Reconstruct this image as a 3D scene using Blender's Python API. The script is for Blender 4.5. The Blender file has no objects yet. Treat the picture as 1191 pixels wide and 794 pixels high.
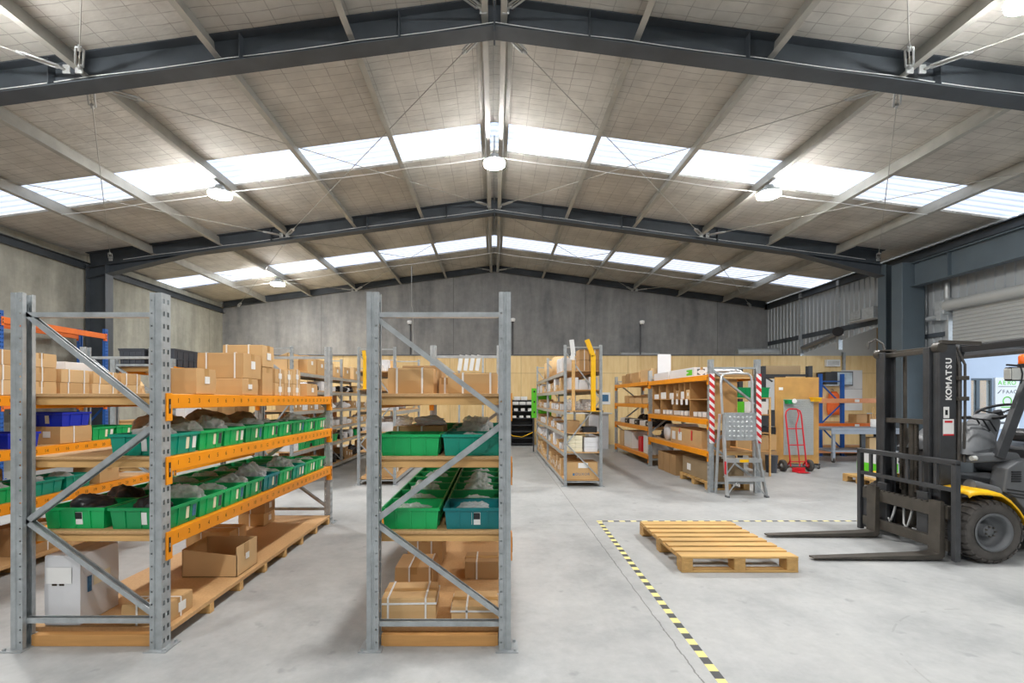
import bpy, bmesh, math, random
from mathutils import Vector, Matrix, noise
random.seed(7)
SC = bpy.context.scene
COL = SC.collection
PI = math.pi
# ---------------------------------------------------------------- camera
F, CX, HY, CH = 545.0, 575.0, 464.6, 1.51      # focal length in px of the 1191x794 frame, vanishing point, eye height
def wx(px, Y): return (px - CX) * Y / F
def wz(py, Y): return CH + (HY - py) * Y / F
cam = bpy.data.cameras.new('camera'); camo = bpy.data.objects.new('camera', cam); COL.objects.link(camo)
camo.location = (0, 0, CH); camo.rotation_euler = (PI / 2, 0, 0)
cam.sensor_width = 36; cam.lens = F / 1191 * 36; cam.shift_x = (595.5 - CX) / 1191; cam.shift_y = (HY - 397) / 1191
cam.clip_start = .05; cam.clip_end = 200
SC.camera = camo
vs = SC.view_settings; vs.view_transform = 'Standard'; vs.look = 'None'; vs.gamma = 1; vs.use_curve_mapping = False; vs.exposure = 0.85

# ---------------------------------------------------------------- materials
def s2l(v):
    v /= 255.0
    return v / 12.92 if v <= .04045 else ((v + .055) / 1.055) ** 2.4
def C(r, g, b): return (s2l(r), s2l(g), s2l(b))
M = {}
class NT:
    def __init__(s, name):
        s.mat = bpy.data.materials.new(name); s.mat.use_nodes = True
        s.t = s.mat.node_tree; s.b = s.t.nodes['Principled BSDF']; M[name] = s.mat
    def n(s, typ, **kw):
        nd = s.t.nodes.new(typ)
        for k, v in kw.items(): setattr(nd, k, v)
        return nd
    def l(s, a, b): s.t.links.new(a, b)
    def coord(s, which='Object', scale=(1, 1, 1)):
        tc = s.n('ShaderNodeTexCoord'); mp = s.n('ShaderNodeMapping'); mp.inputs['Scale'].default_value = scale
        s.l(tc.outputs[which], mp.inputs['Vector']); return mp.outputs['Vector']
    def noise(s, vec, scale, detail=4, rough=.55):
        nd = s.n('ShaderNodeTexNoise'); nd.inputs['Scale'].default_value = scale; nd.inputs['Detail'].default_value = detail
        nd.inputs['Roughness'].default_value = rough; s.l(vec, nd.inputs['Vector']); return nd.outputs['Fac']
    def ramp(s, fac, stops):
        nd = s.n('ShaderNodeValToRGB'); els = nd.color_ramp.elements
        while len(els) < len(stops): els.new(.5)
        for e, (p, c) in zip(els, stops): e.position = p; e.color = (*c, 1)
        s.l(fac, nd.inputs['Fac']); return nd.outputs['Color']
    def math(s, op, a, b=None, clamp=False):
        nd = s.n('ShaderNodeMath', operation=op, use_clamp=clamp)
        for i, x in enumerate((a, b)):
            if x is None: continue
            if isinstance(x, (int, float)): nd.inputs[i].default_value = x
            else: s.l(x, nd.inputs[i])
        return nd.outputs[0]
    def mix(s, fac, a, b, typ='MIX'):
        nd = s.n('ShaderNodeMix', data_type='RGBA', blend_type=typ)
        for i, x in ((0, fac), (6, a), (7, b)):
            if isinstance(x, (int, float)): nd.inputs[i].default_value = x
            elif isinstance(x, tuple): nd.inputs[i].default_value = (*x, 1)
            else: s.l(x, nd.inputs[i])
        return nd.outputs[2]
    def xyz(s, vec):
        nd = s.n('ShaderNodeSeparateXYZ'); s.l(vec, nd.inputs[0]); return nd.outputs
    def line(s, v, period, half, off=0.0):
        """1 on thin lines every `period` of the coordinate v."""
        a = s.math('ADD', v, off); a = s.math('DIVIDE', a, period); a = s.math('FRACT', a)
        a = s.math('SUBTRACT', a, .5); a = s.math('ABSOLUTE', a)
        return s.math('GREATER_THAN', a, .5 - half / period)
    def bump(s, h, strength=.2, dist=.01):
        nd = s.n('ShaderNodeBump'); nd.inputs['Strength'].default_value = strength; nd.inputs['Distance'].default_value = dist
        s.l(h, nd.inputs['Height']); s.l(nd.outputs[0], s.b.inputs['Normal'])
    def col(s, c):
        if isinstance(c, tuple): s.b.inputs['Base Color'].default_value = (*c, 1)
        else: s.l(c, s.b.inputs['Base Color'])
    def set(s, rough=.6, metal=0.0, spec=None):
        s.b.inputs['Roughness'].default_value = rough; s.b.inputs['Metallic'].default_value = metal
        if spec is not None: s.b.inputs['Specular IOR Level'].default_value = spec
def mul(c, k): return tuple(min(1, x * k) for x in c)
def simple(name, c, rough=.6, metal=0.0, var=.12, scale=6.0, stretch=(1, 1, 1), bump=0.0, spec=None):
    t = NT(name); v = t.coord('Object', stretch); f = t.noise(v, scale)
    t.col(t.ramp(f, [(.3, mul(c, 1 - var)), (.7, mul(c, 1 + var))])); t.set(rough, metal, spec)
    if bump: t.bump(t.noise(v, scale * 4), bump, .004)
    return t
simple('galv', C(172, 178, 181), .42, .35, .16, 14, bump=.05)
simple('galv_pale', C(176, 180, 181), .45, .45, .1, 10)
simple('galv_dull', C(166, 166, 160), .5, .2, .12, 4)
simple('steel_dark', C(70, 77, 84), .55, .1, .18, 2.5)
simple('steel_blue', C(84, 96, 104), .5, .1, .08, 2.0)
simple('orange', C(243, 152, 10), .42, 0, .05, 5)
simple('orange_red', C(226, 112, 40), .45, 0, .08, 5)
simple('orange_pale', C(235, 160, 112), .5, 0, .12, 5)
simple('blue_rack', C(36, 92, 170), .45, 0, .08, 5)
simple('ink', C(48, 36, 22), .7, 0, .1)
simple('latch', C(40, 40, 40), .5, .3)
simple('bin_green', C(10, 170, 92), .38, 0, .06, 4)
simple('bin_green_deep', C(6, 148, 84), .38, 0, .06, 4)
simple('bin_teal', C(6, 146, 122), .38, 0, .06, 4)
simple('bin_bluegreen', C(4, 118, 122), .38, 0, .06, 4)
simple('bin_blue', C(20, 44, 178), .38, 0, .06, 4)
simple('crate_grey', C(66, 70, 78), .5, 0, .08, 4)
simple('white_card', C(236, 236, 234), .6, 0, .03, 4)
simple('white_carton', C(218, 219, 222), .6, 0, .04, 3)
simple('cream_card', C(236, 228, 200), .6, 0, .03, 4)
simple('sticker_dark', C(60, 66, 72), .6, 0, .5, 60)
simple('sticker_blue', C(60, 110, 150), .5, 0, .4, 40)
simple('strap', C(238, 238, 236), .4, 0, .02)
simple('tape_brown', C(186, 146, 92), .3, 0, .05)
simple('card_a', C(210, 174, 124), .75, 0, .06, 3)
simple('card_b', C(200, 162, 112), .75, 0, .07, 3)
simple('card_c', C(216, 182, 134), .75, 0, .05, 3)
simple('card_d', C(178, 142, 98), .75, 0, .07, 3)
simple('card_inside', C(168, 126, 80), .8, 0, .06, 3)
simple('red', C(206, 30, 44), .4, 0, .05)
simple('black_rubber', C(74, 71, 68), .75, 0, .25, 9, bump=.1)
simple('black_metal', C(78, 74, 68), .45, .3, .25, 7)
simple('black_paint', C(64, 66, 69), .4, .2, .22, 5)
simple('black_plastic', C(30, 31, 34), .45, 0, .2, 6)
simple('grey_plastic', C(98, 101, 104), .5, 0, .1, 4)
simple('grey_body', C(128, 136, 142), .4, 0, .08, 3)
simple('dark_green', C(6, 70, 66), .3, 0, .08, 3)
simple('yellow', C(246, 190, 12), .4, 0, .05)
simple('tape_yellow', C(232, 222, 144), .6, 0, .06, 8)
simple('tape_black', C(74, 76, 78), .6, 0, .12, 12)
simple('lime', C(98, 208, 42), .5, 0, .05)
simple('aluminium', C(196, 200, 202), .35, .6, .08, 10)
simple('mdf', C(190, 146, 92), .75, 0, .05, 5)
simple('mdf_panel', C(196, 150, 84), .7, 0, .1, 5, bump=.05)
simple('louvre_grey', C(178, 182, 180), .5, .1, .04, 5)
simple('white_paint', C(232, 233, 232), .5, 0, .03, 3)
simple('offwhite_panel', C(196, 196, 190), .7, 0, .03, 3)
simple('bench_top', C(150, 158, 168), .5, 0, .08, 3)
simple('facade_blue', C(186, 198, 214), .7, 0, .04, 2)
simple('hivis', C(255, 112, 44), .6, 0, .1, 8)
simple('bag_black', C(34, 34, 37), .32, 0, .3, 10, bump=.25)
simple('case_brown', C(150, 130, 100), .8, 0, .08, 4)
simple('bag_brown', C(172, 158, 134), .35, 0, .2, 6, bump=.3)
simple('bag_white', C(226, 228, 232), .45, 0, .08, 8, bump=.3)
simple('parts_black', C(28, 29, 33), .4, 0, .3, 14)
simple('screen', C(196, 212, 222), .15, 0, .4, 2)  # pale tone is a window reflection painted into the screen colour
simple('wool_grey', C(120, 118, 112), .9, 0, .2, 8)
simple('glass_orange', C(250, 110, 20), .2, 0, .05)
simple('lens_grey', C(206, 208, 204), .2, .2, .1, 12)
simple('foliage', C(90, 150, 70), .8, 0, .4, 5)
simple('warm_wall', C(240, 205, 160), .8, 0, .1, 2)

def wood(name, c, axis=1, var=.22, sc=9):
    t = NT(name); st = [22, 22, 22]; st[axis] = 1.3
    v = t.coord('Object', tuple(st)); f = t.noise(v, sc / 9, 5, .6); g = t.noise(t.coord('Object'), 2.2, 3)
    a = t.ramp(f, [(.3, mul(c, 1 - var)), (.7, mul(c, 1 + var * .6))])
    t.col(t.mix(.35, a, t.ramp(g, [(.35, mul(c, .82)), (.65, mul(c, 1.12))]))); t.set(.68)
    return t
wood('timber_x', C(220, 176, 114), 0)
wood('timber_y', C(220, 176, 114), 1)
wood('pallet_x', C(205, 166, 104), 0, .3)
wood('pallet_y', C(198, 158, 98), 1, .3)
wood('timber_orange_x', C(206, 154, 92), 0)
t = NT('chipboard'); v = t.coord('Object'); f = t.noise(v, 60, 2); g = t.noise(v, 1.5, 3)
t.col(t.mix(.6, t.ramp(f, [(.35, C(188, 146, 98)), (.65, C(212, 172, 124))]), t.ramp(g, [(.3, C(192, 152, 104)), (.7, C(208, 168, 118))]))); t.set(.7)
simple('wood_red', C(178, 128, 84), .7, 0, .12, 4)

# clear polythene
t = NT('bag_clear'); tr = t.n('ShaderNodeBsdfTransparent'); mx = t.n('ShaderNodeMixShader')
tr.inputs[0].default_value = (.93, .94, .95, 1)
t.col(t.ramp(t.noise(t.coord('Object'), 7, 3), [(.35, C(240, 242, 243)), (.65, C(252, 253, 254))])); t.set(.12, 0, 1.0)
t.bump(t.noise(t.coord('Object'), 7, 3, .5), .25, .03)
mx.inputs[0].default_value = .5; out = t.t.nodes['Material Output']
tl = t.n('ShaderNodeBsdfTranslucent'); tl.inputs[0].default_value = (.95, .96, .97, 1); m2 = t.n('ShaderNodeMixShader'); m2.inputs[0].default_value = .35
t.l(t.b.outputs[0], m2.inputs[1]); t.l(tl.outputs[0], m2.inputs[2]); t.l(tr.outputs[0], mx.inputs[1]); t.l(m2.outputs[0], mx.inputs[2]); t.l(mx.outputs[0], out.inputs[0])

# floor: power-floated concrete with saw cuts and wear
t = NT('floor_concrete'); v = t.coord('Object'); big = t.noise(v, .35, 4, .6); mid = t.noise(v, 1.6, 6, .65); fine = t.noise(v, 14, 5, .7)
c1 = t.ramp(big, [(.35, C(146, 149, 150)), (.65, C(186, 188, 188))])
c2 = t.ramp(mid, [(.34, C(134, 138, 140)), (.5, C(174, 176, 176)), (.68, C(196, 197, 195))])
c3 = t.ramp(fine, [(.3, C(148, 150, 151)), (.7, C(190, 192, 191))])
c = t.mix(.55, c1, c2); c = t.mix(.25, c, c3)
vs2 = t.coord('Object', (1.0, .22, 1)); sm = t.noise(vs2, 2.4, 5, .7)
c = t.mix(t.math('MULTIPLY', t.ramp(sm, [(.56, (0, 0, 0)), (.72, (1, 1, 1))]), .34), c, C(148, 149, 150))
sp = t.noise(v, 5.5, 3, .5); c = t.mix(t.math('MULTIPLY', t.ramp(sp, [(.66, (0, 0, 0)), (.73, (1, 1, 1))]), .42), c, C(122, 125, 130))
X = t.xyz(v); wob = t.math('MULTIPLY', t.math('SUBTRACT', t.noise(v, 9, 4, .7), .5), .035)
xx = t.math('ADD', X[0], wob)
d = t.math('ABSOLUTE', t.math('SUBTRACT', xx, 1.115)); crack = t.math('LESS_THAN', d, .0042)
d2 = t.line(X[1], 5.9, .004, .25); d3 = t.math('LESS_THAN', t.math('ABSOLUTE', t.math('ADD', X[0], 4.6)), .004)
c = t.mix(t.math('MULTIPLY', crack, .75), c, C(96, 96, 92)); c = t.mix(t.math('MULTIPLY', t.math('MAXIMUM', d2, d3), .5), c, C(120, 120, 116))
rx = t.math('SUBTRACT', X[0], 3.35); ry = t.math('SUBTRACT', X[1], 2.35)
rr = t.math('SQRT', t.math('ADD', t.math('MULTIPLY', rx, rx), t.math('MULTIPLY', ry, ry)))
arc = t.math('MULTIPLY', t.math('LESS_THAN', t.math('ABSOLUTE', t.math('SUBTRACT', rr, 1.03)), .006), t.math('GREATER_THAN', t.noise(v, 3, 3), .5))
c = t.mix(t.math('MULTIPLY', arc, .22), c, C(110, 110, 110))
t.col(c); t.set(.46, 0, .4)
rg = t.ramp(mid, [(.3, (.38, .38, .38)), (.7, (.58, .58, .58))]); t.l(rg, t.b.inputs['Roughness']); t.bump(fine, .05, .003)

# precast concrete walls
def precast(name, lo, hi, ax, period, off):
    t = NT(name); v = t.coord('Object'); X = t.xyz(v); a = t.noise(v, .7, 6, .65); b = t.noise(v, 5, 5, .7)
    st = [2.0, 2.0, .35]; g = t.noise(t.coord('Object', tuple(st)), 1.2, 4, .6)
    c = t.mix(.5, t.ramp(a, [(.32, lo), (.68, hi)]), t.ramp(b, [(.3, lo), (.7, hi)])); c = t.mix(.4, c, t.ramp(g, [(.35, mul(lo, .9)), (.65, mul(hi, 1.05))]))
    c = t.mix(t.math('MULTIPLY', t.line(X[ax], period, .012, off), .55), c, mul(lo, .5))
    t.col(c); t.set(.85); t.bump(b, .1, .004)
precast('precast_left', C(124, 126, 118), C(176, 176, 166), 1, 2.55, .9)
precast('precast_back', C(112, 115, 119), C(164, 165, 165), 0, 5.0, 1.55)

# plywood lining
t = NT('plywood'); v = t.coord('Object'); X = t.xyz(v)
g = t.noise(t.coord('Object', (9, 9, .9)), 1.6, 5, .62); h = t.noise(v, .9, 3); sw = t.noise(t.coord('Object', (3.5, 3.5, .8)), 1.5, 3)
pan = t.n('ShaderNodeTexWhiteNoise', noise_dimensions='1D'); t.l(t.math('FLOOR', t.math('DIVIDE', X[0], 1.2)), pan.inputs['W'])
c = t.ramp(g, [(.3, C(230, 196, 134)), (.55, C(244, 216, 160)), (.75, C(250, 226, 174))])
c = t.mix(.35, c, t.ramp(sw, [(.35, C(220, 178, 112)), (.6, C(248, 218, 160))])); c = t.mix(.22, c, t.ramp(pan.outputs['Value'], [(.1, C(206, 160, 98)), (.9, C(255, 228, 170))]))
k = t.math('MAXIMUM', t.line(X[0], 1.2, .006, .3), t.math('LESS_THAN', t.math('ABSOLUTE', t.math('SUBTRACT', X[2], 2.4)), .006))
c = t.mix(t.math('MULTIPLY', k, .55), c, C(120, 86, 46)); t.col(c); t.set(.55)

# roof blanket held up by wire netting
t = NT('roof_blanket'); v = t.coord('Object'); X = t.xyz(v); w = t.noise(v, 1.3, 3); w2 = t.noise(v, 5, 3)
yy = t.math('ADD', X[1], t.math('MULTIPLY', w, .10)); xx = t.math('ADD', X[0], t.math('MULTIPLY', w2, .03))
k = t.math('MAXIMUM', t.line(xx, .30, .006), t.line(yy, .15, .006))
k = t.math('MULTIPLY', k, t.ramp(t.noise(v, 3.2, 3), [(.3, (.15, .15, .15)), (.7, (.62, .62, .62))]))
c = t.ramp(t.noise(v, 2.0, 4), [(.3, C(176, 174, 168)), (.7, C(204, 202, 195))])
c = t.mix(k, c, C(106, 104, 100)); t.col(c); t.set(.75); t.bump(t.noise(t.coord('Object', (1, 2.4, 1)), 3.0, 3), .35, .04)

def emis(name, c, s):
    t = NT(name); t.col((0, 0, 0)); t.set(1, 0, 0); t.b.inputs['Emission Color'].default_value = (*c, 1); t.b.inputs['Emission Strength'].default_value = s; return t
# translucent roof sheet: daylight painted as emission, rib shading striped in where the sheet is denser
t = NT('skylight'); v = t.coord('Object'); X = t.xyz(v)
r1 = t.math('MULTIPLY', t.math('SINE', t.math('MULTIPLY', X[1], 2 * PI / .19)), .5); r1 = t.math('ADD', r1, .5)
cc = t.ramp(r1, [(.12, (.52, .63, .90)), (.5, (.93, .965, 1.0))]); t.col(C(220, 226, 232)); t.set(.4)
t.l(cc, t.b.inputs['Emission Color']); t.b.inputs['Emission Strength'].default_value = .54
LAMP = emis('lamp_lens', (1.0, .98, .955), 215.0)
emis('window_glow', (1.0, .97, .92), .9)

# cladding and misc
simple('cladding', C(166, 172, 176), .45, .3, .06, 1.5, (1, 1, .2))
simple('shutter', C(170, 173, 172), .5, .2, .06, 1.5)
simple('mastic', C(90, 92, 96), .6, 0, .1)
t = NT('chevron'); v = t.coord('Object'); X = t.xyz(v)
a = t.math('FRACT', t.math('DIVIDE', t.math('ADD', X[2], t.math('MULTIPLY', X[0], .9)), .125)); t.col(t.mix(t.math('GREATER_THAN', a, .5), C(214, 40, 48), C(240, 240, 240))); t.set(.4)
t = NT('door_glass'); mx = t.n('ShaderNodeMixShader'); tr = t.n('ShaderNodeBsdfTransparent'); t.col(C(200, 215, 220)); t.set(.05, 0, .8); mx.inputs[0].default_value = .2
t.l(tr.outputs[0], mx.inputs[1]); t.l(t.b.outputs[0], mx.inputs[2]); t.l(mx.outputs[0], t.t.nodes['Material Output'].inputs[0])

# ---------------------------------------------------------------- mesh builder
WL = {}      # world offset of every object built here
class MB:
    def __init__(s): s.v = []; s.f = []; s.m = []; s.s = []
    def add(s, vs, fs, m=0, smooth=False):
        b = len(s.v); s.v += [tuple(x) for x in vs]
        for f in fs: s.f.append([b + i for i in f]); s.m.append(m); s.s.append(smooth)
        return s
    def box(s, x0, x1, y0, y1, z0, z1, m=0):
        vs = [(x, y, z) for z in (z0, z1) for y in (y0, y1) for x in (x0, x1)]
        return s.add(vs, [(0, 2, 3, 1), (4, 5, 7, 6), (0, 1, 5, 4), (2, 6, 7, 3), (0, 4, 6, 2), (1, 3, 7, 5)], m)
    def prof(s, p0, p1, poly, up=(0, 0, 1), m=0, smooth=False):
        p0, p1 = Vector(p0), Vector(p1); a = (p1 - p0).normalized(); sd = a.cross(Vector(up))
        if sd.length < 1e-5: sd = a.cross(Vector((0, 1, 0)))
        sd.normalize(); u = sd.cross(a); n = len(poly)
        vs = [p + sd * x + u * y for p in (p0, p1) for x, y in poly]
        fs = [(i, (i + 1) % n, n + (i + 1) % n, n + i) for i in range(n)] + [tuple(range(n - 1, -1, -1)), tuple(range(n, 2 * n))]
        return s.add(vs, fs, m, smooth)
    def bar(s, p0, p1, w, h, up=(0, 0, 1), m=0):
        return s.prof(p0, p1, [(-w / 2, -h / 2), (w / 2, -h / 2), (w / 2, h / 2), (-w / 2, h / 2)], up, m)
    def cyl(s, p0, p1, r, n=12, r1=None, m=0, caps=True):
        p0, p1 = Vector(p0), Vector(p1); a = (p1 - p0).normalized(); r1 = r if r1 is None else r1
        sd = a.orthogonal().normalized(); u = sd.cross(a); vs = []
        for p, q in ((p0, r), (p1, r1)):
            for i in range(n): t = 2 * PI * i / n; vs.append(p + sd * (q * math.cos(t)) + u * (q * math.sin(t)))
        s.add(vs, [(i, (i + 1) % n, n + (i + 1) % n, n + i) for i in range(n)], m, True)
        if caps: s.add(vs, [tuple(range(n - 1, -1, -1)), tuple(range(n, 2 * n))], m)
        return s
    def tube(s, pts, r, n=8, m=0, closed=False):
        pts = [Vector(p) for p in pts]; N = len(pts); vs = []; ref = None
        for i, p in enumerate(pts):
            if closed: a = pts[(i + 1) % N] - pts[i - 1]
            else: a = pts[min(i + 1, N - 1)] - pts[max(i - 1, 0)]
            a.normalize()
            if ref is None: ref = a.orthogonal().normalized()
            ref = (ref - a * ref.dot(a)).normalized(); u = a.cross(ref)
            for k in range(n): t = 2 * PI * k / n; vs.append(p + ref * (r * math.cos(t)) + u * (r * math.sin(t)))
        fs = []
        for i in range(N if closed else N - 1):
            j = (i + 1) % N
            fs += [(i * n + k, i * n + (k + 1) % n, j * n + (k + 1) % n, j * n + k) for k in range(n)]
        s.add(vs, fs, m, True)
        if not closed: s.add(vs, [tuple(range(n - 1, -1, -1)), tuple(range((N - 1) * n, N * n))], m)
        return s
    def lathe(s, o, axis, prof, n=32, m=0, smooth=True):
        """prof: (radius, along) pairs; closed loop of revolution when first = last."""
        o, a = Vector(o), Vector(axis).normalized(); sd = a.orthogonal().normalized(); u = sd.cross(a); k = len(prof); vs = []
        for i in range(n):
            t = 2 * PI * i / n; d = sd * math.cos(t) + u * math.sin(t)
            vs += [o + d * r + a * h for r, h in prof]
        fs = [(i * k + j, i * k + j + 1, ((i + 1) % n) * k + j + 1, ((i + 1) % n) * k + j) for i in range(n) for j in range(k - 1)]
        return s.add(vs, fs, m, smooth)
    def perf(s, O, U, V, w, L, pitch, cols, hw, hh, m=0):
        """sheet w x L with columns of rectangular holes."""
        O, U, V = Vector(O), Vector(U), Vector(V)
        us = [0.0]
        for c in cols: us += [c - hw, c + hw]
        us.append(w); n = int(L / pitch); vv = [0.0]; hole = [False]
        for i in range(n):
            b = i * pitch + (L - n * pitch) / 2
            vv += [b + pitch / 2 - hh, b + pitch / 2 + hh]; hole += [True, False]
        vv.append(L); nu = len(us); vs = [O + U * a + V * b for b in vv for a in us]; fs = []
        for j in range(len(vv) - 1):
            for i in range(nu - 1):
                if hole[j] and i % 2 == 1: continue
                fs.append((j * nu + i, j * nu + i + 1, (j + 1) * nu + i + 1, (j + 1) * nu + i))
        return s.add(vs, fs, m)
    def mesh(s, name, mats, off=(0, 0, 0), merge=False):
        me = bpy.data.meshes.new(name); ox, oy, oz = off
        me.from_pydata([(x - ox, y - oy, z - oz) for x, y, z in s.v], [], s.f)
        for mm in (mats if isinstance(mats, (list, tuple)) else [mats]): me.materials.append(M[mm])
        me.polygons.foreach_set('material_index', s.m); me.polygons.foreach_set('use_smooth', s.s)
        bm = bmesh.new(); bm.from_mesh(me)
        if merge: bmesh.ops.remove_doubles(bm, verts=bm.verts, dist=1e-5)
        bmesh.ops.recalc_face_normals(bm, faces=bm.faces); bm.to_mesh(me); bm.free()
        return me
    def build(s, name, mats, parent=None, loc=None, bevel=0.0, solid=0.0, merge=False):
        off = WL[parent] if parent is not None else (loc or (0, 0, 0))
        o = link(name, s.mesh(name, mats, off, merge), parent, loc if parent is None else None)
        if parent is not None: WL[o] = off
        if solid:
            md = o.modifiers.new('s', 'SOLIDIFY'); md.thickness = solid; md.offset = 0
        if bevel:
            md = o.modifiers.new('b', 'BEVEL'); md.width = bevel; md.segments = 2; md.limit_method = 'ANGLE'
        return o
def link(name, me, parent=None, loc=None):
    o = bpy.data.objects.new(name, me); COL.objects.link(o)
    if parent is not None: o.parent = parent
    if loc is not None: o.location = loc
    WL[o] = tuple(loc) if (loc is not None and parent is None) else (WL[parent] if parent is not None else (0, 0, 0))
    return o
def place(name, me, parent, wloc):
    """shared mesh at a world position under a parent."""
    p = WL[parent]; o = link(name, me, parent, (wloc[0] - p[0], wloc[1] - p[1], wloc[2] - p[2])); WL[o] = tuple(wloc); return o
def tag(o, label, cat, group=None, kind=None):
    o['label'] = label; o['category'] = cat
    if group: o['group'] = group
    if kind: o['kind'] = kind
    return o
def thing(name, loc, label, cat, group=None):
    o = bpy.data.objects.new(name, None); COL.objects.link(o); o.location = loc; o.empty_display_size = .1; WL[o] = tuple(loc)
    return tag(o, label, cat, group)
def struct(name, mb, mats, **k):
    o = mb.build(name, mats, **k)
    if k.get('parent') is None: o['kind'] = 'structure'
    return o
def dup(o, parent=None):
    c = o.copy(); COL.objects.link(c); c.parent = parent
    for ch in o.children: dup(ch, c)
    return c
ORD = 'first second third fourth fifth sixth seventh eighth ninth tenth eleventh twelfth thirteenth fourteenth fifteenth'.split()
def ipoly(h, w, tf=.014, tw=.010):
    return [(-w/2, -h/2), (w/2, -h/2), (w/2, -h/2+tf), (tw/2, -h/2+tf), (tw/2, h/2-tf), (w/2, h/2-tf), (w/2, h/2), (-w/2, h/2), (-w/2, h/2-tf), (-tw/2, h/2-tf), (-tw/2, -h/2+tf), (-w/2, -h/2+tf)]
def cpoly(h, w, t=.004, lip=.012):
    return [(0, -h/2), (w, -h/2), (w, -h/2+lip), (w-t, -h/2+lip), (w-t, -h/2+t), (t, -h/2+t), (t, h/2-t), (w-t, h/2-t), (w-t, h/2-lip), (w, h/2-lip), (w, h/2), (0, h/2)]
def zpoly(h, w, t=.006):
    return [(-w, -h/2), (t/2, -h/2), (t/2, h/2-t), (w, h/2-t), (w, h/2), (-t/2, h/2), (-t/2, -h/2+t), (-w, -h/2+t)]
_gl = {}
def glyph(ch, off=0):
    if (ch, off) not in _gl:
        cu = bpy.data.curves.new('g', 'FONT'); cu.body = ch; cu.size = 1; cu.align_x = 'CENTER'; cu.resolution_u = 3; cu.offset = off
        ob = bpy.data.objects.new('g', cu); COL.objects.link(ob); dg = bpy.context.evaluated_depsgraph_get()
        me = bpy.data.meshes.new_from_object(ob.evaluated_get(dg))
        _gl[ch, off] = ([tuple(v.co) for v in me.vertices], [tuple(p.vertices) for p in me.polygons])
        bpy.data.objects.remove(ob); bpy.data.curves.remove(cu); bpy.data.meshes.remove(me)
    return _gl[ch, off]
def text(mb, s, O, U, V, size, m=0, fat=0):
    vs, fs = glyph(s, fat); O, U, V = Vector(O), Vector(U), Vector(V)
    mb.add([O + U * (x * size) + V * (y * size) for x, y, z in vs], fs, m)
# ================================================================ the hall
XL, XR, YB, YF = -10.3, 10.35, 17.75, -6.0
SL = .134
def zroof(x): return 6.57 - SL * abs(x)
def zraft(x): return 6.19 - SL * abs(x)
struct('floor', MB().box(-12, 18, YF - .2, 20, -.2, 0), 'floor_concrete')
# concrete walls
struct('wall_left', MB().box(XL - .18, XL, YF, YB + .18, 0, 5.14), 'precast_left')
mb = MB(); poly = [(XL, 0), (XR, 0), (XR, zroof(XR) - .02), (0, 6.55), (XL, zroof(XL) - .02)]
mb.add([(x, y, z) for y in (YB, YB + .18) for x, z in poly], [(0, 1, 2, 3, 4), (9, 8, 7, 6, 5)] + [(i, (i + 1) % 5, 5 + (i + 1) % 5, 5 + i) for i in range(5)])
struct('wall_back', mb, 'precast_back')
mb = MB(); mb.add([(x, y, z) for y in (YF - .18, YF) for x, z in poly], [(0, 1, 2, 3, 4), (9, 8, 7, 6, 5)] + [(i, (i + 1) % 5, 5 + (i + 1) % 5, 5 + i) for i in range(5)])
struct('wall_front', mb, 'precast_back')
# ply-lined partition in front of the back wall, and the loft floor behind it
YP = 15.8
mb = MB().box(-10.28, 12.9, YP, YP + .02, 0, 2.99)
struct('wall_partition', mb, 'plywood')
mb = MB().box(-10.28, 10.3, YP - .025, YP + .05, 2.99, 3.03)
struct('trim_1', mb, 'grey_plastic', bevel=.004)
struct('wall_loft', MB().box(-10.28, 10.3, YP + .05, YB - .01, 2.9, 2.98), 'plywood')
# ---- right hand wall: ribbed steel cladding, a shutter opening and a gap to the annex
def clad(name, y0, y1, z0, z1, x=XR, rake=0.0):
    mb = MB(); p = []; y = y0
    while y < y1 - 1e-6:
        for dy, d in ((0, 0), (.11, 0), (.125, .028), (.165, .028), (.18, 0)):
            if y + dy <= y1: p.append((y + dy, d))
        y += .19
    p.append((y1, 0)); n = len(p)
    vs = [(x + d, yy, z0 + rake * (y1 - yy)) for yy, d in p] + [(x + d, yy, z1) for yy, d in p]
    mb.add(vs, [(i, i + 1, n + i + 1, n + i) for i in range(n - 1)])
    return struct(name, mb, 'cladding', solid=.002)
DY0, DY1, DZ = 6.3, 10.5, 2.52
clad('wall_right', DY1, 12.0, 0, 5.16); clad('wall_right.001', 12.0, YP + .03, 3.04, 5.16, rake=.135); clad('wall_right.004', YP + .03, YB, 2.9, 5.16)
clad('wall_right.002', DY0, DY1, 3.3, 5.16); clad('wall_right.003', YF, DY0, 0, 5.16)
mb = MB()
for z in (3.62,): mb.prof((XR - .01, 12.0, z), (XR - .01, YB - .02, z), cpoly(.15, .07))
struct('ceiling_girt', mb, 'steel_dark')
mb = MB()
for y in (14.0, 15.75): mb.prof((XR - .005, y, 3.0), (XR - .005, y, 5.1), cpoly(.12, .1), up=(1, 0, 0))
struct('trim_2', mb, 'galv')
struct('trim_3', MB().prof((XR - .01, YF, 3.0), (XR - .01, DY0, 3.0), cpoly(.15, .07)), 'steel_dark')
struct('trim_4', MB().prof((XR - .04, DY1 + .08, 3.02), (XR - .04, 12, 3.02), cpoly(.1, .05)), 'steel_dark')
# pale lining along the foot of the upper wall, over the annex
struct('wall_lining', MB().box(XR + .05, 12.9, YP + .02, YP + .06, 2.9, 4.15), 'offwhite_panel')
struct('trim_5', MB().box(11.72, 11.80, YP - .06, YP - .005, 2.5, 3.1), 'galv')
# annex beyond
struct('wall_annex', MB().box(12.9, 13.0, 13.0, YP + .02, 0, 4.15), 'plywood')
struct('ceiling_annex', MB().box(XR + .06, 13.0, 12.0, YP + .1, 4.15, 4.2), 'offwhite_panel')
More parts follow.
